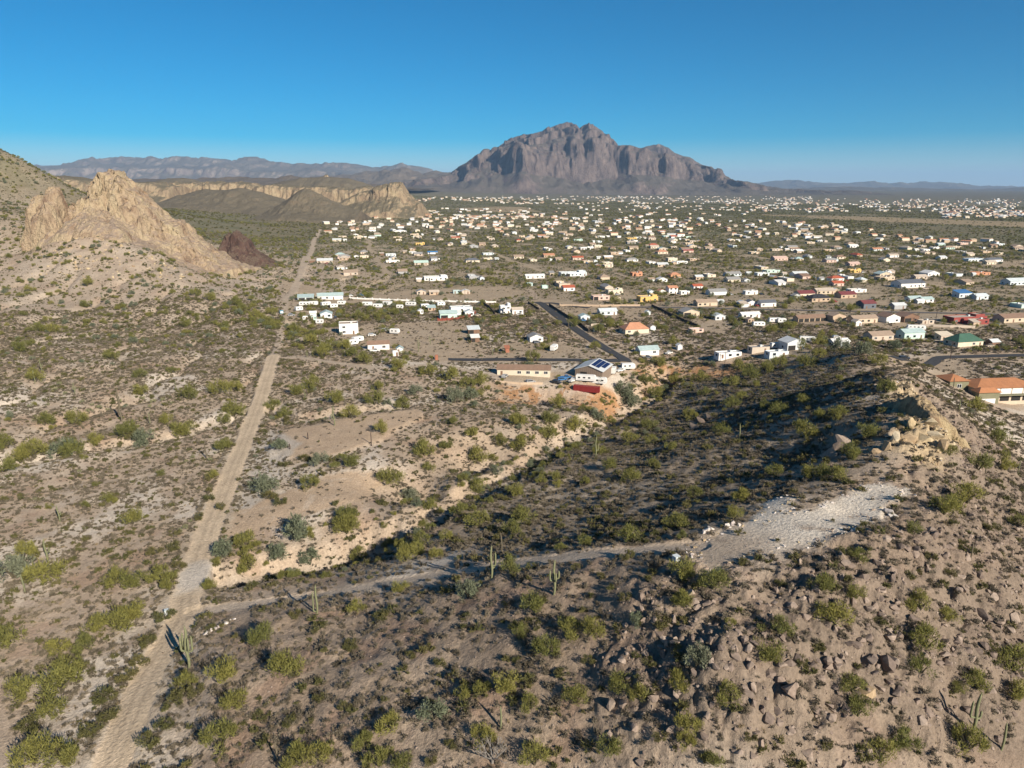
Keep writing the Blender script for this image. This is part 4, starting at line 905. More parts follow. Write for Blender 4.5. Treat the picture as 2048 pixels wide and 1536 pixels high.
done = [(a, b) for a, b, c in HOUSE_PADS]; sel = []
for a, b in zip(qx, qy):
    if all((a - u) ** 2 + (b - v) ** 2 > 22 ** 2 for u, v in done): sel.append((a, b)); done.append((a, b))
sel = sorted(sel, key=lambda q: q[0] ** 2 + q[1] ** 2)
WALLS = ['white'] * 5 + ['cream'] * 4 + ['sand'] * 5 + ['beige'] * 5 + ['pink', 'tan', 'tan', 'beige', 'paleblue', 'grey', 'mint']
ROOFS = ['white'] * 3 + ['sand'] * 4 + ['metal'] * 3 + ['tanroof'] * 5 + ['greyroof'] * 4 + ['terracotta'] * 2 + ['paleblue', 'slate', 'redroof', 'brownroof', 'teal']
SHN = dict(gx='gabled house', gy='end gabled house', hip='hip roofed house', flat='flat roofed house', adobe='pueblo house')
WORD = dict(tanroof='tan', greyroof='grey', brownroof='brown', redroof='red', paleblue='pale blue', sand='sandy', metal='silver', mint='pale green')
rg = random.Random(21)
zz = hz(np.array([a for a, b in sel]), np.array([b for a, b in sel]))
def to_px(x, y, z):
    X, Y, Z = x, y * CP - (z - H) * SP, y * SP + (z - H) * CP
    return 1024 + 1422 * X / Y, 768 - 1422 * Z / Y
HL = [(q[0], q[1], q[8]) for q in T]
def short(l): 
    w = l.split(); return ' '.join(w[:5]) if len(w) > 5 else l
far_boxes = []
NEARH = [('bright yellow pueblo house', 1294, 603), ('bright red roofed house', 1136, 581), ('pale blue flat house', 1145, 551), ('lone white flat house', 871, 560), ('dirt track', 640, 500), ('far asphalt lane', 835, 475), ('red hip roof', 1670, 562), ('slate roofed white building', 1815, 575), ('rust red flat house', 1958, 550), ('blue roofed building', 1923, 595), ('orange tile roof', 1348, 555), ('white gabled house', 1858, 551), ('yellowish pueblo', 1707, 545), ('maroon roof', 1608, 594), ('tall cream cube house', 1343, 522), ('pale yellow pueblo', 1262, 480), ('wide pink roof', 1558, 521), ('blue striped mobile home', 865, 508), ('bare far field', 1000, 430), ('far eastern flats', 1900, 490), ('white oblong house', 1705, 495), ('thin red roof line', 1375, 505), ('triple gabled house', 800, 465), ('mesa foot', 760, 440), ('far bare strip', 1560, 440)]
for i, ((a, b), z) in enumerate(zip(sel, zz)):
    px_, py_ = to_px(a, b, z)
    kind = rg.choice(['gx', 'gx', 'gy', 'hip', 'flat', 'flat', 'adobe']); w = rg.uniform(9, 17.5); d = rg.uniform(6.5, 10); wall, roof = rg.choice(WALLS), rg.choice(ROOFS)
    if kind in ('flat', 'adobe'): roof = rg.choice(['white', 'sand', 'sand', 'cream'])
    if len(HOUSES) > 292: far_boxes.append((a, b, z, w, d)); continue
    s = sorted((math.hypot(px_ - x, (py_ - y) * 2.5), n_, x, y) for n_, x, y in NEARH); D0, nm, lx, ly = s[0]
    rel = 'beyond' if py_ < ly - 4 else 'before' if py_ > ly + 4 else 'east of' if px_ > lx else 'west of'
    lab = f'{"wide" if w > 13.5 else "small"} {WORD.get(wall, wall)} {SHN[kind]} with {WORD.get(roof, roof)} roof {rel} the {nm}'
    if len(lab.split()) > 16: lab = f'{WORD.get(wall, wall)} {SHN[kind]} with {WORD.get(roof, roof)} roof {rel} the {nm}'
    house((a, b, float(z)), w, d, rg.uniform(2.6, 3.3), kind, wall, roof, lab, yaw=YAW + rg.choice([0, 0, 0, math.pi / 2]) + rg.uniform(-.05, .05), det=1 if py_ > 478 else 0, group='houses of the valley')
for k, hs in enumerate([o for o in HOUSES if o.get('group') and o.location.length > 430][::3][:90]):
    t_ = hs.rotation_euler[2] + rg.choice([0.3, 2.7, 3.6, 5.9]); pr = [q for q in HOUSE_PADS if abs(q[0] - hs.location.x) < .1 and abs(q[1] - hs.location.y) < .1][0][2] + 4
    a, b = hs.location.x + pr * math.cos(t_), hs.location.y + pr * math.sin(t_); wall = rg.choice(['white', 'metal', 'sand', 'tan', 'paleblue', 'brown'])
    lab = f'small {WORD.get(wall, wall)} shed beside the {hs["label"]}'; lab = ' '.join(lab.split()[:16])
    house((a, b, float(hz(a, b))), rg.uniform(3.5, 7), rg.uniform(3, 5), 2.5, rg.choice(['gx', 'gy', 'shed']), wall, rg.choice(['white', 'metal', 'sand', 'tanroof', 'greyroof']), lab, yaw=hs.rotation_euler[2], det=0, name='shed', cat='shed', group='sheds of the valley')
# distant settlements that read as one mass
def town(name, rows):
    V, Fc, mats = [], [], []
    mb = MB(); cols = []
    for a, b, z, w, d in rows:
        k = len(mb.f); h = rg.uniform(3, 5.0); y0 = len(mb.v); mb.box(-w / 2, w / 2, -d / 2, d / 2, -2, h); th = YAW + rg.uniform(-.5, .5) + rg.choice([0, 1.57]); c, s = math.cos(th), math.sin(th)
        mb.prism([(-d / 2 - .4, h + .02), (d / 2 + .4, h + .02), (0, h + d * .18)], -w / 2 - .4, w / 2 + .4, 'x')
        for q in range(y0, len(mb.v)): X, Y, Z = mb.v[q]; mb.v[q] = (a + X * c - Y * s, b + X * s + Y * c, z + Z)
        wi, ri = rg.choice([0, 0, 1, 1, 2, 2]), rg.choice([0, 3, 3, 1, 2, 2, 4, 4]); cols += [wi] * (len(mb.f) - k - 5) + [ri] * 5
    me = bpy.data.meshes.new(name); me.from_pydata([tuple(map(float, v)) for v in mb.v], [], mb.f)
    bm = bmesh.new(); bm.from_mesh(me); bmesh.ops.recalc_face_normals(bm, faces=bm.faces); bm.to_mesh(me); bm.free()
    for m_ in (P_('white'), P_('cream'), P_('tan'), P_('metal', 'roof'), P_('terracotta', 'roof')): me.materials.append(m_)
    me.polygons.foreach_set('material_index', np.array(cols, np.int32)); tag(link(name, me), kind='stuff')
if far_boxes: town('distant_houses', far_boxes)
def px_cloud(n, x0, x1, y0, y1, cl=.5):
    a = np.stack([RNG.uniform(x0, x1, n * 3), RNG.uniform(y0, y1, n * 3)], 1); k = (fbm(a[:, 0] / 60, a[:, 1] / 8, 3, 95) + cl > RNG.random(len(a)) * .9); return a[k][:n]
c_ = np.vstack([px_cloud(460, 1000, 1620, 393, 409, .3), px_cloud(560, 1500, 2100, 398, 424, .25), px_cloud(70, 830, 1010, 395, 404), px_cloud(170, 1880, 2100, 420, 437), px_cloud(60, 1150, 1480, 412, 422), px_cloud(50, 960, 1500, 424, 440), px_cloud(60, 840, 1120, 418, 436, .3)])
tx, ty = march(c_[:, 0], c_[:, 1], base_z); tz = hz(tx, ty)
town('distant_town', [(a, b, z, rg.uniform(10, 20), rg.uniform(8, 12)) for a, b, z in zip(tx, ty, tz)])

# asphalt
def strip(name, pts, w, mat, up=.16, step=2.0, kind='structure'):
    P = poly_pts(pts); seg = np.hypot(*np.diff(P, axis=0).T); s = np.concatenate([[0], np.cumsum(seg)]); t = np.arange(0, s[-1], step)
    X, Y = np.interp(t, s, P[:, 0]), np.interp(t, s, P[:, 1])
    for _ in range(4): X[1:-1] = (X[:-2] + X[1:-1] * 2 + X[2:]) / 4; Y[1:-1] = (Y[:-2] + Y[1:-1] * 2 + Y[2:]) / 4
    dx, dy = np.gradient(X), np.gradient(Y); l = np.hypot(dx, dy); nx, ny = -dy / l, dx / l; off = np.linspace(-w / 2, w / 2, 5)
    VX = X[:, None] + nx[:, None] * off; VY = Y[:, None] + ny[:, None] * off; VZ = hz(VX, VY) + up
    k = np.ones(7) / 7
    if len(t) > 9: VZ = np.maximum(VZ, np.stack([np.convolve(np.pad(VZ[:, i], 3, 'edge'), k, 'valid') for i in range(5)], 1))
    me = grid_mesh(name, np.stack([VX, VY, VZ], -1).reshape(-1, 3), len(t), 5); o = link(name, me, mat); tag(o, kind=kind); return o
strip('asphalt_road', RD_A, 6.2, M_ASPH, .22); strip('asphalt_road', RD_B, 6.4, M_ASPH, .26)
strip('asphalt_road', RD_C, 5, M_ASPH, .24)
strip('asphalt_road', RD_D, 6, M_ASPH, .25)
strip('asphalt_road', RD_E, 5.5, paint('worn_asphalt', (.13, .12, .115), .9, grime=.3), .25)
strip('asphalt_road', [(853, 492), (838, 478), (822, 465), (806, 455)], 8, M_ASPH, .3)
for q in ([(915, 532), (900, 520), (890, 510)], [(1300, 565), (1260, 556), (1225, 545)], [(1060, 590), (1070, 600), (1066, 585), (1055, 578)]): strip('dirt_lane', q, 6, paint('lane_dirt', (.36, .28, .20), .95), .2)

# walls and fences
def wall_run(name, lab, pts, h, th, mat, cat='wall', post=None, pmat=None):
    P = poly_pts(pts); r = root(name, (P[0][0], P[0][1], float(hz(*P[0])))); tag(r, lab, cat); ox, oy, oz = r.location; mb = MB(); seg = []
    for (ax, ay), (bx, by) in zip(P[:-1], P[1:]):
        L_ = math.hypot(bx - ax, by - ay); n = max(1, int(L_ / (post or 4)))
        for i in range(n):
            seg.append((ax + (bx - ax) * i / n, ay + (by - ay) * i / n, ax + (bx - ax) * (i + 1) / n, ay + (by - ay) * (i + 1) / n))
    zs0 = hz(np.array([s_[0] for s_ in seg]), np.array([s_[1] for s_ in seg])); zs1 = hz(np.array([s_[2] for s_ in seg]), np.array([s_[3] for s_ in seg]))
    for (ax, ay, bx, by), z0, z1 in zip(seg, zs0, zs1):
        l = math.hypot(bx - ax, by - ay); nx, ny = -(by - ay) / l * th / 2, (bx - ax) / l * th / 2; k = len(mb.v)
        for X, Y, Z in ((ax, ay, z0), (bx, by, z1)):
            for s_ in (1, -1):
                for hh in (-.6, h): mb.v.append((X + s_ * nx - ox, Y + s_ * ny - oy, Z + hh - oz))
        mb.f += [(k, k + 1, k + 5, k + 4), (k + 2, k + 6, k + 7, k + 3), (k + 1, k + 3, k + 7, k + 5)]
        if k == 0: mb.f.append((k, k + 2, k + 3, k + 1))
    mb.f.append((k + 4, k + 5, k + 7, k + 6))
    mb.build('panel', mat, r)
    if post:
        pm = py_mesh_('post', *(lambda b: (b.v, b.f))(MB().box(-.35, .35, -.35, .35, -.6, h + .55)), pmat)
        for (ax, ay, bx, by), z0 in zip(seg, zs0): o = link('post', pm, None, r); o.location = (ax - ox, ay - oy, z0 - oz)
    return r
M_BLOCK = paint('dark_block', (.10, .075, .06), .9, grime=.3); M_REDF = paint('red_fence_board', (.22, .06, .04), .9)
wall_run('boundary_wall', 'long white boundary wall with square white posts past the teal roofs', [(700, 597), (760, 600), (850, 603), (930, 605), (992, 605)], 1.2, .25, P_('white'), 'wall', 6.5, P_('white'))
wall_run('block_wall', 'dark block wall along the asphalt climb', [(1098, 611), (1130, 632), (1160, 650), (1177, 664)], 1.9, .3, M_BLOCK)
wall_run('block_wall', 'long dark block wall beside the bare tan lot', [(1303, 613), (1345, 633), (1398, 656)], 1.9, .3, M_BLOCK)
wall_run('block_wall', 'dark yard wall of the towered white house', [(962, 606), (978, 616), (990, 630)], 1.9, .3, M_BLOCK)
wall_run('block_wall', 'short dark yard wall at the asphalt end', [(1056, 607), (1078, 620)], 1.6, .3, M_BLOCK)
wall_run('board_fence', 'rust red fence round the mint shed', [(876, 642), (912, 640), (935, 636), (952, 626)], 1.6, .15, M_REDF, 'fence', 3, M_REDF)
wall_run('garden_wall', 'pale garden wall in front of the pale blue roofed house', [(1182, 652), (1215, 650), (1255, 650)], 1.4, .25, P_('sand'))
wall_run('garden_wall', 'columned tan wall on the cross road', [(1120, 612), (1200, 613), (1280, 612)], 1.4, .25, P_('tan'), 'wall', 8, P_('tan'))
wall_run('garden_wall', 'sand coloured yard wall before the red adobe', [(1840, 652), (1900, 655), (1950, 656)], 1.6, .25, P_('sand'))
wall_run('stone_berm', 'low stacked rock wall of the shop yard', [(990, 764), (1040, 768), (1085, 768)], .9, .8, P_('tan'))

# vehicles
M_RUBBER = M_TYRE
def car(p, yaw, col, lab, kind='suv', name='parked_car', cat='car'):
    r = root(name, p, yaw); tag(r, lab, cat, 'parked vehicles'); m = paint(f'{col}_carpaint', CLR.get(col, (.5, .5, .5)), .25, .1, .1)
    if kind == 'pickup': body = [(-2.7, .45), (2.6, .45), (2.7, .95), (1.5, 1.05), (.9, 1.75), (-.5, 1.8), (-.6, 1.12), (-2.7, 1.12)]; win = [(.98, 1.12), (1.32, 1.12), (.82, 1.68), (-.4, 1.72), (-.48, 1.15)]
    else: body = [(-2.3, .4), (2.3, .4), (2.35, .9), (1.3, 1.05), (.6, 1.68), (-1.9, 1.72), (-2.3, 1.1)]; win = [(1.1, 1.1), (.55, 1.6), (-1.75, 1.64), (-2.05, 1.12)]
    MB().prism([(a, b) for a, b in body], -.92, .92).build('body', m, r); MB().prism(win, -.935, .935).build('window', M_GLASS, r)
    for sx in (-1.5, 1.5):
        for sy in (-.95, .72): MB().cyl((sx, sy, .38), .38, .23, 12, 'y').build('wheel', M_RUBBER, r)
    HOUSE_PADS.append((p[0], p[1], 3)); return r
def camper(p, yaw, L_, lab, col='white', name='travel_trailer'):
    r = root(name, p, yaw); tag(r, lab, 'trailer', 'parked trailers'); x = L_ / 2
    MB().prism([(-x, .7), (x - .4, .7), (x, 1.4), (x - .2, 2.9), (x - .9, 3.3), (-x + .2, 3.3), (-x, 3.0)], -1.2, 1.2).build('body', P_(col), r)
    MB().box(-x + .3, x - .6, -1.235, -1.2, 1.15, 1.35).build('stripe', P_('grey'), r)
    for k in range(max(2, int(L_ / 2.6))): MB().box(-x + 1 + k * 2.4, -x + 2.1 + k * 2.4, -1.25, -1.2, 1.8, 2.5).build('window', M_GLASS, r)
    for sy in (-1.15, .9): MB().cyl((-.6, sy, .4), .4, .25, 12, 'y').build('wheel', M_RUBBER, r); MB().cyl((.35, sy, .4), .4, .25, 12, 'y').build('wheel', M_RUBBER, r)
    HOUSE_PADS.append((p[0], p[1], L_ * .6)); return r
for a, b, yw, c, k, lab in ((1113, 767, -.5, 'black', 'suv', 'black car parked on the shop yard edge'), (1132, 757, .2, 'blue', 'pickup', 'blue pickup parked in the shop shadow'), (1124, 761, .3, 'blue', 'suv', 'second blue car parked in the shop shadow'), (1146, 763, .9, 'white', 'pickup', 'white pickup at the shop corner'), (1338, 708, .8, 'white', 'pickup', 'white pickup beside the pale teal roofed house'), (1673, 676, .1, 'white', 'suv', 'white car parked beyond the ridge top'), (1061, 766, .4, 'grey', 'suv', 'grey car among clutter by the long cream house'), (1241, 743, .7, 'white', 'pickup', 'white truck behind the shop'), (770, 662, .2, 'white', 'suv', 'white car in the bare yard behind the porch house'), (744, 672, .2, 'white', 'suv', 'white car in front of the bare yard shrubs'), (1808, 719, .0, 'black', 'suv', 'dark car driving the eastern asphalt road'), (1745, 601, .1, 'white', 'suv', 'white car on the lot by the maroon roof'), (722, 592, .1, 'blue', 'suv', 'blue car by the white posted wall'), (700, 593, .1, 'white', 'pickup', 'white pickup by the white posted wall'), (583, 632, .3, 'grey', 'suv', 'grey car at the trailer lot entrance'), (1010, 755, 1.2, 'grey', 'suv', 'silver car behind the long cream house')):
    car(at1(a, b), yw, c, lab, k)
for a, b, yw, l, lab in ((1172, 763, -.22, 9.5, 'long white fifth wheel trailer parked along the shop'), (1196, 768, -.24, 8.5, 'white travel trailer nearest the red container'), (1108, 701, 1.2, 7, 'white camper alone by the asphalt loop'), (1226, 747, 1.3, 6, 'white box trailer at the shop corner'), (1256, 739, .15, 7, 'white trailer at the orange bank end'), (610, 612, .05, 8, 'white trailer in the corner lot beside the teal roof'), (627, 611, .05, 7, 'second white trailer in the corner lot'), (716, 684, .9, 7, 'white trailer below the two storey house'), (706, 690, .7, 6, 'smaller trailer half hidden under a tree by the porch house'), (1550, 645, .1, 9, 'blue and white camper among the parked campers'), (1517, 653, .1, 8, 'white camper at the bare lot edge'), (1563, 646, .1, 6, 'white camper at the end of the camper row'), (1615, 684, -.2, 9, 'white trailer near the silver barn'), (1551, 697, .2, 6, 'rounded white trailer beside the silver barn'), (1832, 660, -.15, 11, 'long white trailer before the sand yard'), (1820, 665, .3, 6, 'short white trailer by the long one')):
    camper(at1(a, b), yw, l, lab)
for k, (a, b) in enumerate([(652, 612), (668, 616), (684, 610), (735, 612), (756, 616), (776, 611), (800, 618), (822, 612), (850, 616), (882, 612), (790, 668), (598, 622), (640, 648)]):
    camper(at1(a, b), rg.uniform(-.3, .9), rg.uniform(5, 8.5), f'white {"camper" if k % 2 else "storage trailer"} parked {where(a, b)}')
# cars and poles about the open valley
NMH = [o for o in HOUSES if o.get('group') == 'houses of the valley' and 380 < o.location.length < 1000]
for k, hs in enumerate(NMH[::2][:70]):
    pr = [q for q in HOUSE_PADS if abs(q[0] - hs.location.x) < .1 and abs(q[1] - hs.location.y) < .1][0][2] + 1.5; t_ = hs.rotation_euler[2] - 1.2 + rg.uniform(-.8, .8)
    a, b = hs.location.x + pr * math.cos(t_), hs.location.y + pr * math.sin(t_); col = rg.choice(['white', 'white', 'grey', 'black', 'slate', 'red', 'blue', 'sand'])
    lab = ' '.join(f'{WORD.get(col, col)} car parked by the {hs["label"]}'.split()[:16]); car((a, b, float(hz(a, b))), hs.rotation_euler[2] + rg.choice([0, 1.57, .4]), col, lab, rg.choice(['suv', 'pickup']))
# red shipping container with ribs
p = at1(1173, 783); r = root('shipping_container', p, -.33); tag(r, 'red shipping container on the edge of the orange fill', 'container'); HOUSE_PADS.append((p[0], p[1], 7))
MB().box(-6.1, 6.1, -1.2, 1.2, .1, 2.75).build('body', paint('container_red', (.24, .03, .03), .55, 0, .3), r)
for k in range(25): MB().box(-5.95 + k * .49, -5.72 + k * .49, -1.25, -1.203, .25, 2.6).build('rib', MATS['container_red'], r)
MB().box(6.103, 6.16, -1.1, -.02, .2, 2.65).build('door', MATS['container_red'], r); MB().box(6.103, 6.16, .02, 1.1, .2, 2.65).build('door', MATS['container_red'], r)
# blue tarp cube, sign box, posts
def small_box(p, w, h, mat, name, lab, cat):
    r = root(name, p, .5); tag(r, lab, cat); MB().box(-w / 2, w / 2, -w / 2, w / 2, -.1, h).build('body', mat, r); MB().box(-w / 2 - .06, w / 2 + .06, -w / 2 - .06, w / 2 + .06, h + .003, h + .1).build('lid', mat, r)
    MB().box(-w / 2 + .1, w / 2 - .1, -w / 2 - .03, -w / 2 - .003, .15, h - .15).build('door', P_('metal', 'roof'), r)
small_box(at1(1352, 1121), .95, .85, P_('paleblue'), 'utility_box', 'small pale blue utility box beside the gravel pad', 'utility box')
small_box(at1(334, 1228), .8, 1.0, P_('paleblue'), 'utility_box', 'pale blue box beside the dirt road fork', 'utility box')
small_box(at1(563, 626), 2.2, 1.6, paint('bright_blue_plastic', (.1, .4, .55), .5), 'water_tank', 'bright blue tank by the dirt track', 'tank')
M_POST = paint('weathered_post', (.07, .05, .04), .9)
def pole(a, b, t, lab, r0=.16, arm=False, name='wooden_post', cat='post'):
    p = at1(a, b); hh = (b - t) * math.sqrt(p[0] ** 2 + p[1] ** 2 + (H - p[2]) ** 2) / 1422 / .93; r = root(name, p); tag(r, lab, cat)
    V, Fc = [], []; limb(V, Fc, (0, 0, -.4), (0, 0, hh), r0, r0 * .75, 8); link('shaft', py_mesh('shaft', V, Fc, M_POST), None, r)
    if arm: MB().box(-1.1, 1.1, -.07, .07, hh - .9, hh - .75).build('crossarm', M_POST, r)
pole(616, 878, 866, 'dark wooden post on the upper clearing near the road', .22); pole(580, 898, 888, 'short dark post on the upper clearing by the pale shoulder', .2); pole(743, 892, 866, 'tall dark post at the edge of the upper clearing')
for a, b, t, l in ((1057, 661, 632, 'utility pole beside the asphalt climb'), (1116, 690, 668, 'utility pole by the lone camper'), (823, 596, 575, 'utility pole at the gold field'), (1095, 590, 568, 'utility pole at the field road'), (1070, 600, 578, 'utility pole at the asphalt end'), (930, 600, 580, 'utility pole behind the white posted wall'), (1450, 725, 705, 'utility pole at the orange bank'), (1780, 640, 615, 'utility pole on the cross road by the garages'), (1590, 640, 616, 'utility pole at the stable'), (1350, 612, 590, 'utility pole at the long dark wall'), (1480, 632, 610, 'utility pole near the campers'), (1900, 720, 690, 'utility pole on the eastern asphalt road'), (1870, 650, 625, 'utility pole at the red adobe')):
    pole(a, b, t, l, .17, True, 'utility_pole', 'utility pole')
for k, (nm, lx, ly) in enumerate(NEARH):
    if ly > 485: pole(lx + 26, ly + 9, ly - 11, f'utility pole just east of the {nm}', .17, True, 'utility_pole', 'utility pole')
# ---------------------------------------------------------------- foliage material: one base colour, each plant a little different
def leaf_mat(name, col, col2, trans=0.25, val=(0.75, 1.25)):
    m, nt, b = new_mat(name); L = nt.links.new
    oi = N(nt, 'ShaderNodeObjectInfo'); geo = N(nt, 'ShaderNodeNewGeometry')
    nz = N(nt, 'ShaderNodeTexNoise', Scale=1.1, Detail=3.0); L(geo.outputs['Position'], nz.inputs['Vector'])
    mx = N(nt, 'ShaderNodeMix', data_type='RGBA'); mx.inputs['A'].default_value = (*col, 1); mx.inputs['B'].default_value = (*col2, 1); L(oi.outputs['Random'], mx.inputs['Factor'])
    mr = N(nt, 'ShaderNodeMapRange'); mr.inputs['From Min'].default_value = 0.3; mr.inputs['From Max'].default_value = 0.7; mr.inputs['To Min'].default_value, mr.inputs['To Max'].default_value = val
    L(nz.outputs['Fac'], mr.inputs['Value'])
    vm = N(nt, 'ShaderNodeVectorMath', operation='SCALE'); L(mx.outputs['Result'], vm.inputs[0]); L(mr.outputs[0], vm.inputs['Scale'])
    L(vm.outputs[0], b.inputs['Base Color']); b.inputs['Roughness'].default_value = 0.85; b.inputs['Specular IOR Level'].default_value = 0.1
    if trans:
        tr = N(nt, 'ShaderNodeBsdfTranslucent'); L(vm.outputs[0], tr.inputs['Color'])
        ms = N(nt, 'ShaderNodeMixShader'); ms.inputs[0].default_value = trans
        L(b.outputs[0], ms.inputs[1]); L(tr.outputs[0], ms.inputs[2]); L(ms.outputs[0], nt.nodes['Material Output'].inputs['Surface'])
    return m
M_PALO = leaf_mat('palo_verde_leaf', (0.265, 0.245, 0.07), (0.165, 0.17, 0.055), 0.35)
M_IRON = leaf_mat('ironwood_leaf', (0.15, 0.17, 0.105), (0.18, 0.19, 0.125), 0.25)
M_CREO = leaf_mat('creosote_leaf', (0.105, 0.105, 0.04), (0.14, 0.125, 0.05), 0.25)
M_BURS = leaf_mat('bursage_twig', (0.105, 0.088, 0.062), (0.195, 0.165, 0.12), 0.12)
M_DRYG = leaf_mat('dry_grass', (0.30, 0.235, 0.135), (0.24, 0.185, 0.115), 0.2)
M_CHOL = leaf_mat('cholla_spine', (0.25, 0.24, 0.13), (0.20, 0.20, 0.11), 0.15)
M_BARK = paint('bark', (0.11, 0.095, 0.06), 0.9, grime=0.4, scale=4)
M_DEAD = paint('dead_wood', (0.26, 0.235, 0.21), 0.9, grime=0.4, scale=4)
M_SAG = paint('saguaro_skin', (0.20, 0.205, 0.11), 0.8, grime=0.4, scale=2.5)
M_SAGR = paint('saguaro_dry_skin', (0.15, 0.125, 0.085), 0.9, grime=0.4, scale=2.5)

def sprays(rng, centres, radii, n, ln, wd, up=0.5):
    """thin leaf-sized triangles radiating from clump centres"""
    V = []; k = len(centres)
    ci = rng.integers(0, k, n); c = np.array(centres)[ci]; rd = np.array(radii)[ci]
    d = rng.normal(size=(n, 3)); d /= np.linalg.norm(d, axis=1)[:, None]
    p = c + d * rd[:, None] * (0.35 + 0.75 * rng.random(n) ** 0.6)[:, None]
    ax = d + rng.normal(size=(n, 3)) * 0.45; ax[:, 2] += up; ax /= np.linalg.norm(ax, axis=1)[:, None]
    sd = np.cross(ax, rng.normal(size=(n, 3))); sd /= np.linalg.norm(sd, axis=1)[:, None]
    l = ln * (0.6 + 0.8 * rng.random(n))[:, None]; w = wd * (0.6 + 0.8 * rng.random(n))[:, None]
    V = np.stack([p - ax * l * 0.5 - sd * w * 0.5, p - ax * l * 0.5 + sd * w * 0.5, p + ax * l * 0.6], 1).reshape(-1, 3)
    V[:, 2] = np.maximum(V[:, 2], -0.05)
    return V
def crown_mesh(name, seed, nclump, n, ln, wd, flat=0.75, z0=0.62, mat=None, up=0.5):
    """crown of unit half-width, foot at z=0"""
    rng = np.random.default_rng(seed); cs, rs = [], []
    for i in range(nclump):
        a = rng.random() * 6.283; q = rng.random() ** 0.5 * 0.72; zz = z0 * (0.55 + 0.75 * rng.random()) * (1.12 - 0.5 * q)
        cs.append((math.cos(a) * q, math.sin(a) * q, zz * flat / 0.75)); rs.append(0.20 + 0.16 * rng.random())
    V = sprays(rng, cs, rs, n, ln, wd, up)
    me = bpy.data.meshes.new(name); fill_mesh(me, V, np.arange(len(V)).reshape(-1, 3), False)
    if mat: me.materials.append(mat)
    return me
def trunk_mesh(seed, mat, spread=0.5, h=0.6, name='trunk'):
    rng = np.random.default_rng(seed); V, Fc = [], []
    for i in range(4):
        a = i * 1.6 + rng.random(); m = np.array([math.cos(a) * spread * .35, math.sin(a) * spread * .35, h * .45])
        limb(V, Fc, (0, 0, -0.12), m, 0.05, 0.035)
        for j in range(2):
            b = a + (j - .5) * 1.2; e = m + np.array([math.cos(b) * spread * .5, math.sin(b) * spread * .5, h * .5 * (0.7 + .5 * rng.random())])
            limb(V, Fc, m, e, 0.03, 0.012, 4)
    return py_mesh(name, V, Fc, mat)
CROWN = {'palo': [crown_mesh('palo_verde_crown', 100 + i, 16, 1250, 0.16, 0.034, 0.8, 0.62, M_PALO, 0.75) for i in range(5)],
         'iron': [crown_mesh('ironwood_crown', 200 + i, 13, 1300, 0.13, 0.05, 0.8, 0.6, M_IRON, 0.3) for i in range(3)],
         'creo': [crown_mesh('creosote_crown', 300 + i, 9, 650, 0.2, 0.055, 0.75, 0.55, M_CREO, 0.6) for i in range(3)]}
TRUNK = {'palo': trunk_mesh(1, M_BARK), 'iron': trunk_mesh(2, M_BARK), 'creo': trunk_mesh(3, M_BARK, 0.6, 0.5)}
KIND = {'palo': ('palo_verde_tree', 'tree'), 'iron': ('ironwood_tree', 'tree'), 'creo': ('creosote_bush', 'shrub')}
SCRUB = [crown_mesh('bursage_clump', 400 + i, 7, 130, 0.36, 0.13, 0.62, 0.42, M_BURS, 0.35) for i in range(3)]
DRY = [crown_mesh('dry_tuft', 420 + i, 4, 70, 0.5, 0.09, 0.7, 0.35, M_DRYG, 1.0) for i in range(2)]
SMALLC = [crown_mesh('small_creosote', 440 + i, 7, 170, 0.34, 0.12, 0.75, 0.5, M_CREO, 0.5) for i in range(2)]

def plant(kind, p, w, hgt=1.0, label=None, group=None, v=None):
    nm, cat = KIND[kind]
    root = bpy.data.objects.new(nm, None); COL.objects.link(root)
    root.location = p; root.rotation_euler = (0, 0, random.random() * 6.28); root.scale = (w / 2, w / 2 * random.uniform(.85, 1.15), w / 2 * hgt)
    root.empty_display_size = 0.1
    link('trunk', TRUNK[kind], None, root)
    link('crown', random.choice(CROWN[kind]) if v is None else CROWN[kind][v % len(CROWN[kind])], None, root)
    tag(root, label, cat, group)
    return root

USED = {}
def unique(lab, group):
    """first use keeps the label; a second thing that reads the same gets the next look word, else shares it"""
    USED[lab] = USED.get(lab, 0) + 1
    return lab

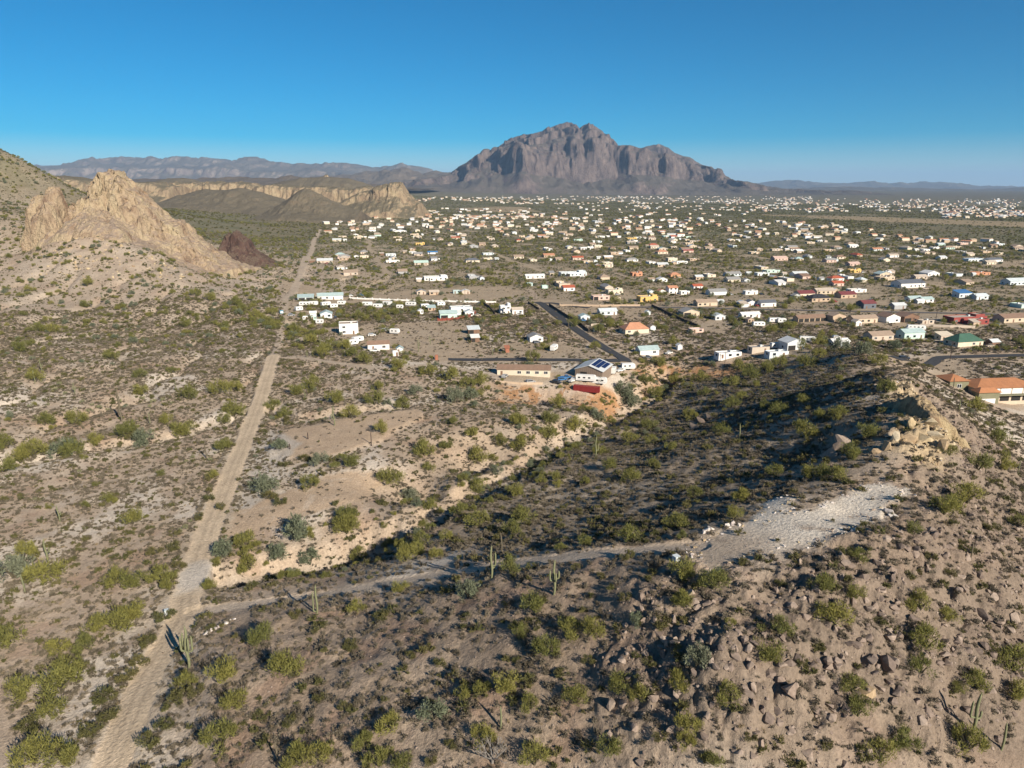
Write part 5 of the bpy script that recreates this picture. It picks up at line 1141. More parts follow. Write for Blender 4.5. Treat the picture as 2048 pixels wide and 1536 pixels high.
PALO = '''1642 1182 50,1667 1247 70,1710 1200 44,1840 1220 55,1854 1295 62,1898 1242 38,1563 1267 48,1540 1322 66,1461 1404 60,1372 1459 50,1372 1496 40,1703 1384 50,1714 1432 52,1803 1493 55,1761 1524 56,1843 1346 46,1953 1377 44,1915 1387 30,2035 1394 50,2032 1340 60,1936 1503 58,1427 1178 62,1368 1158 60,1365 1210 42,1361 1374 48,1461 1253 24,1426 1530 40,
1066 1220 58,1145 1270 62,1188 1268 52,1093 1308 62,1042 1275 38,1016 1383 58,1062 1418 50,925 1397 40,962 1385 40,1151 1404 52,1237 1387 55,1281 1400 44,780 1462 48,967 1490 58,1069 1530 62,1219 1507 55,760 1534 60,800 1536 50,731 1500 48,1021 1145 52,802 1185 36,712 1223 40,1363 1213 48,
516 1290 58,572 1352 66,450 1360 60,370 1377 40,464 1415 56,443 1495 66,122 1387 70,140 1355 50,35 1398 56,101 1433 52,190 1265 50,240 1262 60,270 1240 46,175 1300 46,119 1303 42,17 1293 56,230 1172 50,270 1176 46,321 1164 48,87 1163 58,52 1122 46,70 1530 70,130 1526 60,600 1532 60,640 1525 50,485 1093 46,694 1068 55,265 1050 38,499 1140 46,
778 967 55,620 978 46,764 867 36,705 935 42,846 911 50,960 923 50,890 899 32,857 943 30,942 876 32,998 890 36,1036 850 38,696 1043 46,687 1063 46,810 1125 50,830 1110 40,720 1119 40,872 1116 32,1024 1069 42,893 1081 36,846 1093 54,957 1052 46,1048 1043 54,951 985 48,1033 993 44,919 1031 40,857 1020 38,904 850 28,702 838 40,673 808 44,570 835 32,547 820 28,755 782 34,626 782 44,597 791 36,808 817 40,749 811 50,
1263 1084 60,1354 1060 54,1170 1093 34,1120 1104 30,1389 996 36,1480 1002 36,1301 890 32,1340 902 32,1304 937 34,1257 885 38,1170 970 28,1263 964 40,1111 961 30,1082 967 26,1216 940 38,1196 911 32,1149 864 54,1093 882 50,1041 899 44,1100 846 44,1035 852 40,1117 817 48,1310 797 52,1410 794 30,1295 858 34,1380 841 36,1442 870 36,1468 1040 40,1366 1078 26,
1608 807 32,1485 801 30,1462 817 34,1553 833 38,1530 820 26,1611 872 48,1641 840 30,1677 840 36,1738 876 42,1696 918 44,1550 954 36,1640 955 44,1672 960 44,1621 960 40,1485 1003 38,1771 788 38,1888 1028 54,1934 1006 56,1956 941 44,2008 940 34,1898 912 30,1999 889 44,1953 824 40,1826 1071 38,1719 1120 40,1758 733 34,1640 718 30,2038 1055 34,
44 707 36,75 666 26,106 666 26,174 574 46,222 720 30,174 617 36,369 656 30,448 663 44,343 748 22,280 758 28,284 793 36,376 800 40,440 790 40,470 785 36,468 836 46,449 850 34,89 852 40,154 848 38,250 874 46,331 850 28,370 874 46,188 892 36,140 915 46,41 926 50,70 918 46,10 946 40,14 898 36,424 958 28,443 902 40,72 765 34,
424 604 46,489 625 50,530 645 40,393 594 40,590 668 40,620 690 44,660 700 46,700 715 44,640 715 40,730 728 40,800 740 34,860 752 40,900 762 44,935 778 40,960 772 36,690 700 36,470 612 40,510 640 36,545 632 30,1150 655 34,1195 668 36,1215 655 30,1090 700 26,1065 725 40,1190 700 24,1320 735 34,1345 690 26,1430 640 30,1540 668 34,1575 660 26,1600 700 40,1640 690 44,1610 735 40,1560 738 36,1500 760 44,1460 775 36,1400 765 36,1350 770 40,1290 770 34,760 640 40,790 632 46,715 640 30,840 610 26,735 600 24,1230 610 30,1700 625 30,1580 610 30,1480 740 40,1530 750 40'''
IRON = '''1392 1332 56,867 1442 64,936 1196 52,1274 1254 36,595 1080 66,529 984 70,816 1002 40,594 1075 50,28 1157 60,1196 844 54,1246 791 48,1262 815 40,126 915 56,284 892 48,446 1112 50,550 1120 44,620 1130 44,560 900 36,1256 800 36,640 930 40,940 800 40,908 808 46,830 790 34,1200 770 24,1720 712 50,1680 705 40,1790 700 36,1060 740 24'''
CREO = '''1315 1254 52,1587 1530 45,1600 1330 30,1480 1130 26,560 1330 34,640 1260 30,700 1300 30,590 1235 30,760 1240 34,820 1320 28,300 1490 44,330 1460 36,180 1470 40,220 1440 40,60 1460 44,250 1360 40,210 1400 44,280 1330 36,160 1345 36,300 1290 36,330 1240 34,360 1140 30,350 1100 30,310 1110 30,420 1000 26,400 1040 26,440 1020 24,540 1000 34,560 1010 30,660 925 26,610 925 30,570 935 26,700 1290 24,880 1330 30,860 1300 26,1180 1330 30,1120 1350 26,1300 1330 30,1250 1200 30,1200 1160 26,1640 1300 26,1760 1250 26,1900 1150 30,1960 1180 28,1980 1300 30,1660 1500 30,1500 1480 28,1320 1480 30,900 1500 30,860 1530 30,690 1420 30,640 1400 30,580 1450 30,520 1440 30,1980 1060 30,1860 1120 26,1690 1110 30,1560 1170 24,1250 1120 24,1150 1140 24,360 1400 44,390 1390 36,270 880 34,570 845 24,760 1010 24'''
def plist(s): return [tuple(float(v) for v in q.split()) for q in s.replace('\n', '').split(',') if q.strip()]
SZ = {0: 'large', 1: 'rounded', 2: 'small'}
LOOK = {'palo': ('yellow green palo verde', 'bushy olive green palo verde', 'bright feathery palo verde'), 'iron': ('grey green ironwood', 'silvery ironwood tree', 'dull blue green ironwood'), 'creo': ('dark olive creosote bush', 'brownish creosote bush', 'low dark creosote bush')}
ALLP = []
for kind, s in (('palo', PALO), ('iron', IRON), ('creo', CREO)):
    L_ = plist(s); P3 = at([(a, b - 2) for a, b, c in L_])
    for (a, b, c), p in zip(L_, P3):
        wm = c * np.hypot(np.hypot(p[0], p[1]), H - p[2]) / 1422 * 1.13
        ALLP.append((kind, a, b, c, p, min(wm, 11)))
groups = {'palo': 'palo verde trees on the desert slopes', 'iron': 'grey green ironwood trees', 'creo': 'creosote bushes on the slopes'}
for i, (kind, a, b, c, p, wm) in enumerate(ALLP):
    size = 0 if c > 54 else 1 if c > 36 else 2
    lab = f'{SZ[size]} {LOOK[kind][0]} {where(a, b)}'
    for alt in (f'{SZ[size]} {LOOK[kind][1]} {where(a, b)}', f'{SZ[size]} {LOOK[kind][2]} {where(a, b)}', f'{LOOK[kind][1]} {where(a, b)}'):
        if lab not in USED: break
        lab = alt
    unique(lab, None)
    plant(kind, p, wm, random.uniform(0.95, 1.25) if kind != 'creo' else random.uniform(.8, 1.0), lab, groups[kind], i)

# saguaros
def saguaro_mesh(hgt, arms, rng):
    """ribbed column and curved arms, each its own mesh"""
    def tube(pts, rad, nr=10):
        V, Fc = [], []
        m = len(pts); pts = np.array(pts, float)
        for i in range(m):
            d = pts[min(i + 1, m - 1)] - pts[max(i - 1, 0)]; d /= np.linalg.norm(d)
            a = np.cross(d, (0.12, 1, 0.05)); a /= np.linalg.norm(a); b_ = np.cross(d, a)
            for j in range(nr * 2):
                t = math.pi * j / nr; r = rad[i] * (1.0 if j % 2 else 0.84); V.append(pts[i] + r * (math.cos(t) * a + math.sin(t) * b_))
        k = nr * 2
        for i in range(m - 1):
            for j in range(k): Fc.append((i * k + j, i * k + (j + 1) % k, (i + 1) * k + (j + 1) % k, (i + 1) * k + j))
        Fc.append(tuple(range((m - 1) * k, m * k)))
        return V, Fc
    zs = np.linspace(-0.3, hgt, 9)
    rr = 0.043 * hgt ** 0.75 * np.interp(zs / hgt, [-.1, 0, .35, .75, .93, 1], [.8, .85, 1.05, 1, .75, .2]) * 1.25
    trunk = tube([(0.02 * hgt * math.sin(z), 0, z) for z in zs], rr)
    out = []
    for k, (az, z0, ln) in enumerate(arms):
        c, s = math.cos(az), math.sin(az); o = 0.15 * hgt ** .8; r = rr[4] * .72
        pts = [(0, 0, z0 * hgt), (c * o * .6, s * o * .6, z0 * hgt - .02), (c * o, s * o, z0 * hgt + .12 * o), (c * o * 1.12, s * o * 1.12, z0 * hgt + .6 * o), (c * o * 1.12, s * o * 1.12, z0 * hgt + ln * hgt * .8), (c * o * 1.1, s * o * 1.1, z0 * hgt + ln * hgt)]
        out.append(tube(pts, [r, r, r, r, r * .95, r * .25], 8))
    return trunk, out
SAG = [  # foot x, y, top y, arms, words
 (378, 1338, 1258, [(3.3, .42, .34), (0.1, .40, .36), (2.6, .5, .3), (5.5, .46, .30)], 'tall four armed saguaro leaning over the dirt road shadow'),
 (634, 1227, 1171, [(3.0, .05, .72)], 'double stemmed saguaro at the edge of the narrow footpath'),
 (983, 1157, 1090, [(0.1, .38, .42), (0.6, .30, .40)], 'tall twin stemmed saguaro beside the narrow footpath'),
 (1003, 1105, 1064, [], 'slim saguaro pole just across the footpath from the twin one'),
 (1108, 1190, 1118, [(3.2, .4, .3), (0.0, .46, .22), (5.0, .42, .26)], 'branched saguaro standing below the footpath near a round palo verde'),
 (669, 852, 808, [(2.9, .34, .26)], 'tall pale saguaro with one arm on the upper clearing rim'),
 (1191, 914, 867, [(0.1, .3, .3)], 'lone dark saguaro on the shaded valley slope'),
 (1478, 879, 846, [], 'saguaro post on the upper shaded slope under the ridge'),
 (1944, 1467, 1397, [(3.1, .4, .4), (0.2, .36, .18)], 'tall armed saguaro low on the boulder slope'),
 (2003, 1500, 1455, [], 'dark stubby saguaro low on the boulder slope'),
 (1001, 1459, 1418, [], 'single green saguaro spike above the bare dead tree'),
 (555, 1525, 1490, [], 'single saguaro spike between palo verdes at the slope foot'),
 (96, 1126, 1080, [(0.2, .42, .2)], 'saguaro with a dark shadow on the pale western flat'),
 (50, 1187, 1152, [], 'saguaro with a long shadow beside a grey ironwood'),
 (243, 844, 778, [], 'tallest plain saguaro west of the dirt road'),
 (150, 790, 766, [(0.2, .4, .3), (3.1, .4, .3)], 'small armed saguaro beyond the cholla patch'),
 (84, 745, 718, [(0.1, .4, .2)], 'pale saguaro on the upper western flat'),
 (70, 768, 742, [], 'slim saguaro on the far western flat'),
 (300, 850, 825, [], 'short saguaro behind the pale wash'),
 (413, 918, 885, [], 'saguaro with a long shadow near the dirt road edge'),
 (278, 877, 856, [(3.1, .3, .5), (0.1, .3, .5)], 'candelabra saguaro among green trees in the pale wash'),
 (352, 782, 764, [], 'thin saguaro over the western shrubs'), (120, 1045, 1012, [(0.3, .4, .2)], 'leaning saguaro on the bare western flat'),
 (1942, 1116, 1088, [], 'dark saguaro post on the east slope'), (2036, 944, 922, [], 'saguaro at the picture edge on the east slope'), (1970, 950, 928, [], 'thin saguaro on the upper east slope'),
 (1906, 778, 756, [], 'saguaro on the ridge skyline near the orange tiled house'), (1867, 782, 764, [], 'smaller saguaro on the ridge skyline'), (1917, 824, 800, [], 'saguaro below the ridge skyline'),
 (837, 705, 675, [(0.1, .5, .3)], 'saguaro in the bare yard near the porch house'), (861, 690, 668, [(3.1, .3, .5)], 'twin saguaro in the bare yard'), (762, 674, 650, [], 'tall saguaro behind the two storey house'), (985, 712, 690, [], 'saguaro by the asphalt road verge'),
 (640, 688, 668, [(0.2, .4, .3)], 'saguaro on the bank above the green wash'), (614, 716, 700, [(0.1, .35, .3), (3.0, .4, .3)], 'saguaro beside the side track bend'),
 (205, 600, 585, [], 'saguaro on the apron of the spire'), (415, 500 + 70, 552, [], 'saguaro on the flat beneath the spire'), (720, 790, 770, [], 'saguaro behind the upper clearing'), (904, 842, 815, [], 'saguaro at the wash end of the upper clearing'), (610, 800, 780, [(0.1, .4, .3)], 'saguaro above the small wash'), (1100, 690, 668, [], 'saguaro near the parked camper'), (1137, 660, 640, [], 'saguaro beside the asphalt road')]
P3 = at([(a, b - 1) for a, b, *_ in SAG])
rngs = np.random.default_rng(5)
for (a, b, t, arms, lab), p in zip(SAG, P3):
    D = np.hypot(p[0], p[1]); hh = max(.88 * (b - t) * math.hypot(D, H - p[2]) / 1422 / max(math.cos(math.atan2(H - p[2], D)), .5), 2.2)
    root = bpy.data.objects.new('saguaro_cactus', None); COL.objects.link(root); root.location = p; root.rotation_euler = (random.uniform(-.03, .03), random.uniform(-.03, .03), 0)
    tr, ar = saguaro_mesh(hh, arms, rngs)
    link('stem', py_mesh('stem', *tr, M_SAG if len(arms) or random.random() < .5 else M_SAGR, True), None, root)
    for q in ar: link('arm', py_mesh('arm', *q, M_SAG, True), None, root)
    tag(root, lab, 'cactus', 'saguaros of the desert')

# bare dead tree
def dead_tree(p):
    root = bpy.data.objects.new('dead_tree', None); COL.objects.link(root); root.location = p
    rng = np.random.default_rng(3); V, Fc = [], []
    limb(V, Fc, (0, 0, -.3), (0, 0, .5), .22, .18, 7); link('trunk', py_mesh('trunk', V, Fc, M_DEAD), None, root)
    for i in range(7):
        V, Fc = [], []
        def grow(q, d, l, r, dep):
            e = q + d * l; limb(V, Fc, q, e, r, r * .65, 5)
            if dep:
                for _ in range(2 + (dep > 1)):
                    nd = d + rng.normal(size=3) * .45; nd[2] += .1; nd /= np.linalg.norm(nd); grow(e, nd, l * .72, r * .62, dep - 1)
        a = i * .9; d = np.array([math.cos(a), math.sin(a), .9 + .5 * rng.random()]); d /= np.linalg.norm(d)
        grow(np.array([0, 0, .4]), d, 1.3, .09, 3)
        link('branch', py_mesh('branch', V, Fc, M_DEAD), None, root)
    tag(root, 'bare grey dead tree with splayed branches at the slope foot', 'dead tree')
dead_tree(at1(985, 1525))

# cholla patch
CH = [crown_mesh('cholla_joints', 460 + i, 9, 260, 0.2, 0.12, 0.9, 0.6, M_CHOL, 0.2) for i in range(2)]
chp = [(285, 800), (305, 806), (325, 802), (345, 808), (300, 815), (200, 818), (185, 812), (215, 822), (165, 806), (180, 825), (240, 805), (60, 815), (95, 812), (130, 790), (110, 782), (120, 770), (385, 918), (372, 925), (420, 922), (430, 908), (380, 1045), (372, 1058), (360, 1064), (160, 945), (240, 1040), (70, 1000)]
for (a, b), p in zip(chp, at(chp)):
    o = link('cholla_cactus', random.choice(CH)); o.location = p; s = random.uniform(.8, 1.4) * (1.2 if b < 850 else .9); o.scale = (s, s, s * 1.2); o.rotation_euler = (0, 0, random.random() * 6)
    tag(o, f'{"tall" if s > 1.3 else "knee high" if s < 1.0 else "spreading"} pale jointed cholla {where(a, b)}', 'cactus', 'cholla cacti west of the road')

# ---------------------------------------------------------------- rocks
def rock_shape(name, seed, sq=(1, 1, .75), n=17):
    rng = np.random.default_rng(seed); bm = bmesh.new()
    for _ in range(n):
        d = rng.normal(size=3); d /= np.linalg.norm(d); bm.verts.new(d * (0.8 + .26 * rng.random()) * np.array(sq))
    r = bmesh.ops.convex_hull(bm, input=bm.verts); bmesh.ops.delete(bm, geom=[g for g in r['geom_interior'] if isinstance(g, bmesh.types.BMVert)], context='VERTS')
    me = bpy.data.meshes.new(name); bm.to_mesh(me); bm.free(); return me
def stone_mat(name, c1, c2, c3):
    m, nt, b = new_mat(name); L = nt.links.new
    oi = N(nt, 'ShaderNodeObjectInfo'); geo = N(nt, 'ShaderNodeNewGeometry'); nz = N(nt, 'ShaderNodeTexNoise', Scale=2.2, Detail=6.0, Roughness=.7); L(geo.outputs['Position'], nz.inputs[0])
    r = N(nt, 'ShaderNodeValToRGB'); e = r.color_ramp.elements; e[0].color = (*c1, 1); e[1].color = (*c3, 1); k = e.new(.5); k.color = (*c2, 1); L(oi.outputs['Random'], r.inputs[0])
    mr = N(nt, 'ShaderNodeMapRange'); mr.inputs['From Min'].default_value, mr.inputs['From Max'].default_value = .3, .7; mr.inputs['To Min'].default_value, mr.inputs['To Max'].default_value = .65, 1.15; L(nz.outputs['Fac'], mr.inputs[0])
    vm = N(nt, 'ShaderNodeVectorMath', operation='SCALE'); L(r.outputs[0], vm.inputs[0]); L(mr.outputs[0], vm.inputs['Scale']); L(vm.outputs[0], b.inputs['Base Color'])
    b.inputs['Roughness'].default_value = .9; bp = N(nt, 'ShaderNodeBump', Strength=.6, Distance=.08); L(nz.outputs['Fac'], bp.inputs['Height']); L(bp.outputs[0], b.inputs['Normal'])
    return m
M_ROCK = stone_mat('boulder_stone', (0.16, 0.122, 0.10), (0.25, 0.19, 0.15), (0.33, 0.26, 0.208))
M_ROCKY = stone_mat('tan_stone', (0.36, 0.26, 0.16), (0.44, 0.34, 0.20), (0.50, 0.42, 0.30))
M_ROCKW = stone_mat('white_stone', (0.55, 0.48, 0.43), (0.62, 0.57, 0.52), (0.50, 0.42, 0.38))
ROCKS = [rock_shape('boulder', 500 + i, [(1, 1, .8), (1.2, .8, .7), (.8, .7, 1.1), (1, .9, .6)][i % 4]) for i in range(8)]
for r in ROCKS: r.materials.append(M_ROCK)
ORD = 'first second third fourth fifth sixth seventh eighth ninth'.split()
def recol(me, mat):
    m2 = me.copy(); m2.materials.clear(); m2.materials.append(mat); return m2
ROCKSY = [recol(r, M_ROCKY) for r in ROCKS]; ROCKSW = [recol(r, M_ROCKW) for r in ROCKS]
def boulder(p, s, meshes, lab, grp, sc=(1, 1, 1), rot=None, sink=.42):
    i_ = random.randrange(len(meshes)); o = link('boulder', meshes[i_]); lab = lab.replace('SHAPE', ('blocky', 'long', 'upright', 'slabby')[i_ % 4]); o.location = (p[0], p[1], p[2] + s * (0.5 - sink)); o.scale = (s * sc[0], s * sc[1], s * sc[2])
    o.rotation_euler = rot or (random.uniform(-.4, .4), random.uniform(-.4, .4), random.random() * 6.3)
    tag(o, lab, 'rock', grp); return o
fin = at1(1772, 1340)
o = boulder(fin, 1.9, ROCKS, 'tall dark rock fin standing on the boulder slope', 'named rocks', (.38, .9, 1.25), (0.1, -.12, .3), 0); o.name = 'rock_fin'
o = boulder(at1(1785, 1335), 1.7, ROCKS, 'second rock fin leaning beside the tall dark fin', 'named rocks', (.35, .8, 1.1), (0.05, .1, .5), 0); o.name = 'rock_fin'
o = boulder(at1(1581, 1388), 1.4, ROCKS, 'big square dark block above the boulder field', 'named rocks', (.9, .9, 1.2), (0, .1, .6), .1)
boulder(at1(1733, 1384), 1.3, ROCKSY, 'broad pale slab under a palo verde on the boulder slope', 'named rocks', (1.3, .9, .7), (.2, .1, .2))
boulder(at1(2030, 1242), 1.5, ROCKS, 'large dark ledge rock high on the east slope', 'named rocks', (.9, .8, 1.1))
boulder(at1(2020, 1262), 1.2, ROCKS, 'pale rock wedged in the dark east slope ledge', 'named rocks', (.9, .8, 1.1))
boulder(at1(1755, 1128), 1.2, ROCKS, 'round dark boulder below the gravel pad corner', 'named rocks')
boulder(at1(1782, 1142), 1.2, ROCKS, 'cracked dark boulder beside the round one below the pad', 'named rocks', (.8, .8, 1.2))
boulder(at1(1963, 1232), 1.6, ROCKS, 'overhanging dark outcrop on the upper east slope', 'named rocks', (1.2, .8, 1.0))
boulder(at1(1222, 1412), 1.3, ROCKS, 'grey boulder at the left end of the boulder field', 'named rocks')
for a, b, s, lab in ((1775, 1028, 1.5, 'white rubble heap on the gravel pad edge'), (1786, 1034, 1.2, 'smaller white rubble block on the pad edge'), (1413, 1062, .8, 'white rock where the road meets the pad'), (1420, 1058, .8, 'pinkish rock where the road meets the pad'), (1408, 1066, .7, 'dark split rock where the road meets the pad'), (1455, 1052, .7, 'white rock in the row along the pad rim'), (1466, 1050, .8, 'bigger white rock in the row along the pad rim'), (1478, 1050, .6, 'end rock of the row along the pad rim')):
    boulder(at1(a, b), s, ROCKSW, lab, 'white rocks round the gravel pad')
for k, (a, b) in enumerate([(408 + 7.5 * i, 1270 - 3.9 * i) for i in range(9)]):
    boulder(at1(a, b), random.uniform(.4, .75), ROCKSW, f'white stone {ORD[k]} from the road in the footpath edging', 'white stones edging the footpath fork')
# crest outcrop blocks
crest = [(1800, 790), (1845, 822), (1822, 845), (1858, 846), (1800, 858), (1790, 880), (1772, 895), (1815, 880), (1850, 880), (1870, 872), (1750, 905), (1885, 890)]
for i, ((a, b), p) in enumerate(zip(crest, at(crest))):
    boulder(p, random.uniform(1.2, 2.4), ROCKSY, f'{"topmost" if b < 815 else "upper" if b < 848 else "middle" if b < 878 else "lower"} yellow block on the {"shaded" if a < 1812 else "sunlit" if a > 1838 else "crest"} side of the ridge outcrop', 'yellow blocks of the ridge crest', sink=.5)
for i, (a, b, lab) in enumerate(((1672, 905, 'greenish tilted rock slab on the shaded ridge flank'), (1658, 918, 'lower greenish slab on the shaded ridge flank'), (1690, 892, 'upper greenish slab on the shaded ridge flank'), (1402, 848, 'dark jagged rock rib on the valley slope'), (1418, 838, 'upper jagged rock rib on the valley slope'), (1388, 860, 'lower jagged rock rib on the valley slope'))):
    boulder(at1(a, b), 2.2, ROCKS, lab, 'rock ribs on the shaded slope', (1.3, .5, 1.1), (0, .5, -.7), .2)
# ---------------------------------------------------------------- scattered ground cover (geometry nodes, uncountable)
def scatter(name, pts, scales, sources, zs=1.0, sink=0.0):
    """one stuff object: instances of already visible plants or stones on points"""
    me = bpy.data.meshes.new(name); n = len(pts); me.vertices.add(n)
    P = np.array(pts, np.float32); P[:, 2] -= sink * np.array(scales); me.vertices.foreach_set('co', P.ravel())
    a = me.attributes.new('sc', 'FLOAT_VECTOR', 'POINT'); s = np.array(scales, np.float32)[:, None] * np.stack([RNG.uniform(.85, 1.15, n), RNG.uniform(.85, 1.15, n), RNG.uniform(.8, 1.2, n) * zs], 1); a.data.foreach_set('vector', s.astype(np.float32).ravel())
    a = me.attributes.new('rt', 'FLOAT_VECTOR', 'POINT'); r = np.stack([RNG.normal(0, .12, n), RNG.normal(0, .12, n), RNG.random(n) * 6.283], 1); a.data.foreach_set('vector', r.astype(np.float32).ravel())
    a = me.attributes.new('pick', 'INT', 'POINT'); a.data.foreach_set('value', RNG.integers(0, len(sources), n).astype(np.int32))
    o = link(name, me); tag(o, kind='stuff')
    ng = bpy.data.node_groups.new(name, 'GeometryNodeTree'); ng.interface.new_socket('Geometry', in_out='INPUT', socket_type='NodeSocketGeometry'); ng.interface.new_socket('Geometry', in_out='OUTPUT', socket_type='NodeSocketGeometry')
    gi, go = ng.nodes.new('NodeGroupInput'), ng.nodes.new('NodeGroupOutput'); L = ng.links.new
    def attr(nm, t):
        q = ng.nodes.new('GeometryNodeInputNamedAttribute'); q.data_type = t; q.inputs['Name'].default_value = nm; return q.outputs['Attribute']
    sc, rt, pk = attr('sc', 'FLOAT_VECTOR'), attr('rt', 'FLOAT_VECTOR'), attr('pick', 'INT')
    j = ng.nodes.new('GeometryNodeJoinGeometry')
    for k, src in enumerate(sources):
        oi = ng.nodes.new('GeometryNodeObjectInfo'); oi.transform_space = 'ORIGINAL'; oi.inputs['Object'].default_value = src; oi.inputs['As Instance'].default_value = True
        cmp_ = ng.nodes.new('FunctionNodeCompare'); cmp_.data_type = 'INT'; cmp_.operation = 'EQUAL'
        ia = [s_ for s_ in cmp_.inputs if s_.type == 'INT']; L(pk, ia[0]); ia[1].default_value = k
        ip = ng.nodes.new('GeometryNodeInstanceOnPoints'); L(gi.outputs[0], ip.inputs['Points']); L(cmp_.outputs[0], ip.inputs['Selection']); L(oi.outputs['Geometry'], ip.inputs['Instance'])
        L(sc, ip.inputs['Scale']); L(rt, ip.inputs['Rotation']); L(ip.outputs[0], j.inputs[0])
    L(j.outputs[0], go.inputs[0])
    md = o.modifiers.new('scatter', 'NODES'); md.node_group = ng
    return o
def fan_points(r0, r1, dens, amax=0.70):
    """uniform random ground points in the visible sector"""
    n = int(amax * (r1 * r1 - r0 * r0) * dens)
    r = np.sqrt(RNG.random(n) * (r1 * r1 - r0 * r0) + r0 * r0); a = RNG.uniform(-amax, amax, n)
    return r * np.sin(a), r * np.cos(a)
def first(mesh_list):
    """one visible object of each mesh for the instancer to repeat"""
    out = []
    for me in mesh_list:
        q = [o for o in S.objects if o.type == 'MESH' and o.data == me]
        if q: out.append(q[0])
    return out
def single(nm, meshes, pts, lab, cat, s=.6):
    for me, (a, b) in zip(meshes, pts):
        o = link(nm, me); o.location = at1(a, b); o.scale = (s, s, s); tag(o, f'{lab} {where(a, b)}', cat)
single('bursage_shrub', SCRUB, [(640, 1330), (700, 1210), (200, 1000)], 'small grey bursage shrub', 'shrub')
single('grass_tuft', DRY, [(1100, 1135), (1010, 1128)], 'dry golden grass tuft', 'grass tuft')
single('small_creosote_bush', SMALLC, [(520, 1400), (740, 1345)], 'small dark creosote shrub', 'shrub', .8)
def clear_of_houses(x, y):
    ok = np.ones(len(x), bool)
    for hx, hy, hr in HOUSE_PADS: ok &= (x - hx) ** 2 + (y - hy) ** 2 > hr * hr
    return ok
def do_scatter():
    x, y = np.hstack([fan_points(60, 300, 1.5), fan_points(300, 560, .8)]); m = features(x, y); r = np.hypot(x, y)
    clump = 0.5 + 1.1 * fbm(x / 10, y / 10, 3, 70) + .5 * fbm(x / 2.2, y / 2.2, 2, 71)
    west = sstep(-50, -110, x)
    d = (0.62 + 0.32 * m['slope'] + 0.12 * m['fore'] - 0.15 * m['rocky'] + 0.22 * west + .5 * sstep(10, 5, m['road_d'])) 
    d = d * np.clip(0.3 + 1.25 * (clump - .5) + .5, 0.06, 2.2)
    d *= (1 - m['flat'] * .98) * (1 - .97 * m['road']) * (1 - .8 * m['gravel']) * (1 - .6 * m['bank'])
    keep = (RNG.random(len(x)) < d / np.where(r < 300, 1.5, .95)) & clear_of_houses(x, y)
    x, y = x[keep], y[keep]; z = hz(x, y); k = RNG.random(len(x)); gdry = fbm(x / 16, y / 16, 3, 77)
    sz = (0.32 + 0.5 * RNG.random(len(x)) ** 1.6) * (1 + .25 * sstep(250, 450, np.hypot(x, y)))
    isd = k < np.clip(.14 + .3 * gdry, .03, .5); isc = (k > .93); isb = ~isd & ~isc
    P = np.stack([x, y, z], 1)
    scatter('bursage_scrub', P[isb], sz[isb] * 1.3, first(SCRUB))
    scatter('dry_grass', P[isd], sz[isd] * .85, first(DRY))
    scatter('low_creosote_scrub', P[isc], sz[isc] * 1.9, first(SMALLC))
    # mid distance scrub
    x, y = fan_points(560, 1300, 0.12); m = features(x, y); d = np.clip(.5 + fbm(x / 40, y / 40, 4, 72), .1, 1.2) * (1 - m['flat']) 
    keep = (RNG.random(len(x)) < d) & clear_of_houses(x, y); x, y = x[keep], y[keep]
    scatter('valley_scrub', np.stack([x, y, hz(x, y)], 1), 0.5 + .7 * RNG.random(len(x)) ** 2, first(SMALLC) + first(SCRUB)[:1])
    # trees past the ones built singly: wash thickets, hillsides, the settled valley
    x, y = np.hstack([fan_points(110, 400, 0.05), fan_points(400, 1300, .045)]); m = features(x, y); r = np.hypot(x, y)
    d = 0.12 + sstep(22, 5, m['wash_d']) * 1.1 + sstep(10, 3, m['wash2_d']) * .5 + sstep(18, 6, m['grn_d']) * .9
    d = np.maximum(d, .5 * sstep(400, 480, r) * np.clip(.55 + 1.5 * fbm(x / 60, y / 60, 4, 73), .06, 1.6)) * (1 - m['flat']) * (1 - m['lot']) * (1 - .8 * m['yard'])
    d *= np.where(r < 400, .4 + .6 * sstep(24, 8, m['wash_d']), 1) * np.where((r < 210) & (m['wash_d'] > 14), .10, 1)
    keep = (RNG.random(len(x)) < d) & clear_of_houses(x, y); x, y = x[keep], y[keep]
    hp = np.array([q for q in HOUSE_PADS if math.hypot(q[0], q[1]) > 250]); hp = np.repeat(hp, 5, 0); t_ = RNG.random(len(hp)) * 6.283; rr_ = hp[:, 2] + RNG.uniform(.5, 7, len(hp))
    hx, hy = hp[:, 0] + rr_ * np.cos(t_), hp[:, 1] + rr_ * np.sin(t_); k_ = clear_of_houses(hx, hy) & (features(hx, hy)['paved'] < .3); x, y = np.concatenate([x, hx[k_]]), np.concatenate([y, hy[k_]])
    P = np.stack([x, y, hz(x, y)], 1); k = RNG.random(len(x)); s = (0.9 + 1.5 * RNG.random(len(x)) ** 1.6) * (1 + .45 * sstep(380, 480, np.hypot(x, y)))
    scatter('palo_verde_thicket', P[k < .5], s[k < .5], first(CROWN['palo']), 1.05)
    scatter('mesquite_thicket', P[(k >= .5) & (k < .65)], s[(k >= .5) & (k < .65)], first(CROWN['iron']), 1.05)
    scatter('creosote_thicket', P[k >= .65], s[k >= .65] * .8, first(CROWN['creo']), .95)
    # far flats
    x, y = fan_points(1300, 4800, 0.0085); m = features(x, y); d = np.clip(.65 + 1.2 * fbm(x / 200, y / 200, 4, 74), .1, 1.3) * (1 - .9 * m['barefar'])
    keep = RNG.random(len(x)) < d; x, y = x[keep], y[keep]
    scatter('distant_desert_trees', np.stack([x, y, hz(x, y)], 1), 1.6 + 2.0 * RNG.random(len(x)) ** 1.5, first(CROWN['creo'][:2]) + first(CROWN['palo'][:1]))
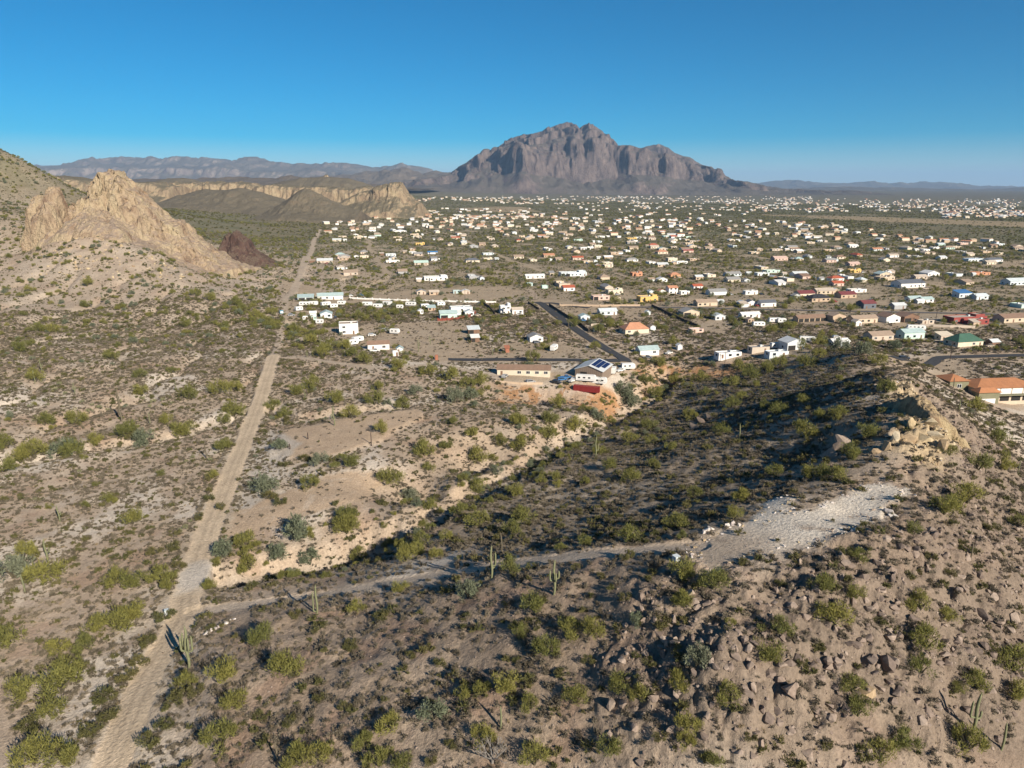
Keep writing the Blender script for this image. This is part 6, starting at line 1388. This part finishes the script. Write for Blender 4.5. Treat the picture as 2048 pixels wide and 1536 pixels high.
    # stones
    x, y = fan_points(62, 330, 3.4); m = features(x, y)
    c = fbm(x / 9, y / 9, 4, 75); d = m['rocky'] * np.clip(1.6 + 3.0 * c, .3, 3.2) + .5 * m['fore'] + .3 * m['rtan'] + .5 * m['bank'] + .03 + .3 * m['gravel'] * (c > .15)
    lowr = sstep(-.2, .2, c)
    keep = RNG.random(len(x)) < d * (1 - m['flat'] * (1 - m['gravel'] * .9)) / 3.4; x, y = x[keep], y[keep]; z = hz(x, y); m = {k_: v[keep] for k_, v in m.items()}
    s = 0.12 + 0.52 * RNG.random(len(x)) ** 4.5 * np.clip(m['rocky'] + m['rtan'] + .25, 0, 1)
    dist = np.hypot(x, y)
    big = np.argsort(-(s / np.hypot(dist, 75)))[:250]; bigm = np.zeros(len(x), bool); bigm[big] = True
    for i in np.where(bigm)[0]:
        s_ = s[i] * 1.5
        u_, v_ = to_px(x[i], y[i], z[i])
        boulder((x[i], y[i], z[i]), s_, ROCKS, f'{"big" if s_ > .95 else "middling"} SHAPE boulder {where(u_, v_)}', 'boulders strewn over the rocky slope')
    P = np.stack([x, y, z], 1)[~bigm]; tn = (m['rtan'] + m['bank'])[~bigm] > .5
    gx_, gy_ = fan_points(100, 175, 1.2); sd_ = poly_sd(gx_, gy_, A_GRAVEL); k_ = (np.abs(sd_) < 1.3) & (RNG.random(len(gx_)) < .55); gx_, gy_ = gx_[k_], gy_[k_]
    scatter('pad_edge_stones', np.stack([gx_, gy_, hz(gx_, gy_)], 1), .12 + .3 * RNG.random(len(gx_)) ** 2, first(ROCKSW)[:2] + first(ROCKSY)[:1])
    q_ = np.stack([RNG.uniform(60, 480, 420), RNG.uniform(455, 560, 420)], 1); q_ = q_[q_[:, 1] > 460 + .12 * np.abs(q_[:, 0] - 230)]; T_ = at(q_)
    scatter('spire_talus', T_, .5 + 1.3 * RNG.random(len(T_)) ** 2.5, first(ROCKSY))
    scatter('loose_stones', P[~tn], s[~bigm][~tn], first(ROCKS), sink=.12)
    scatter('tan_rubble', P[tn], s[~bigm][tn] * 1.2, first(ROCKSY) + first(ROCKSW)[:1])
do_scatter()
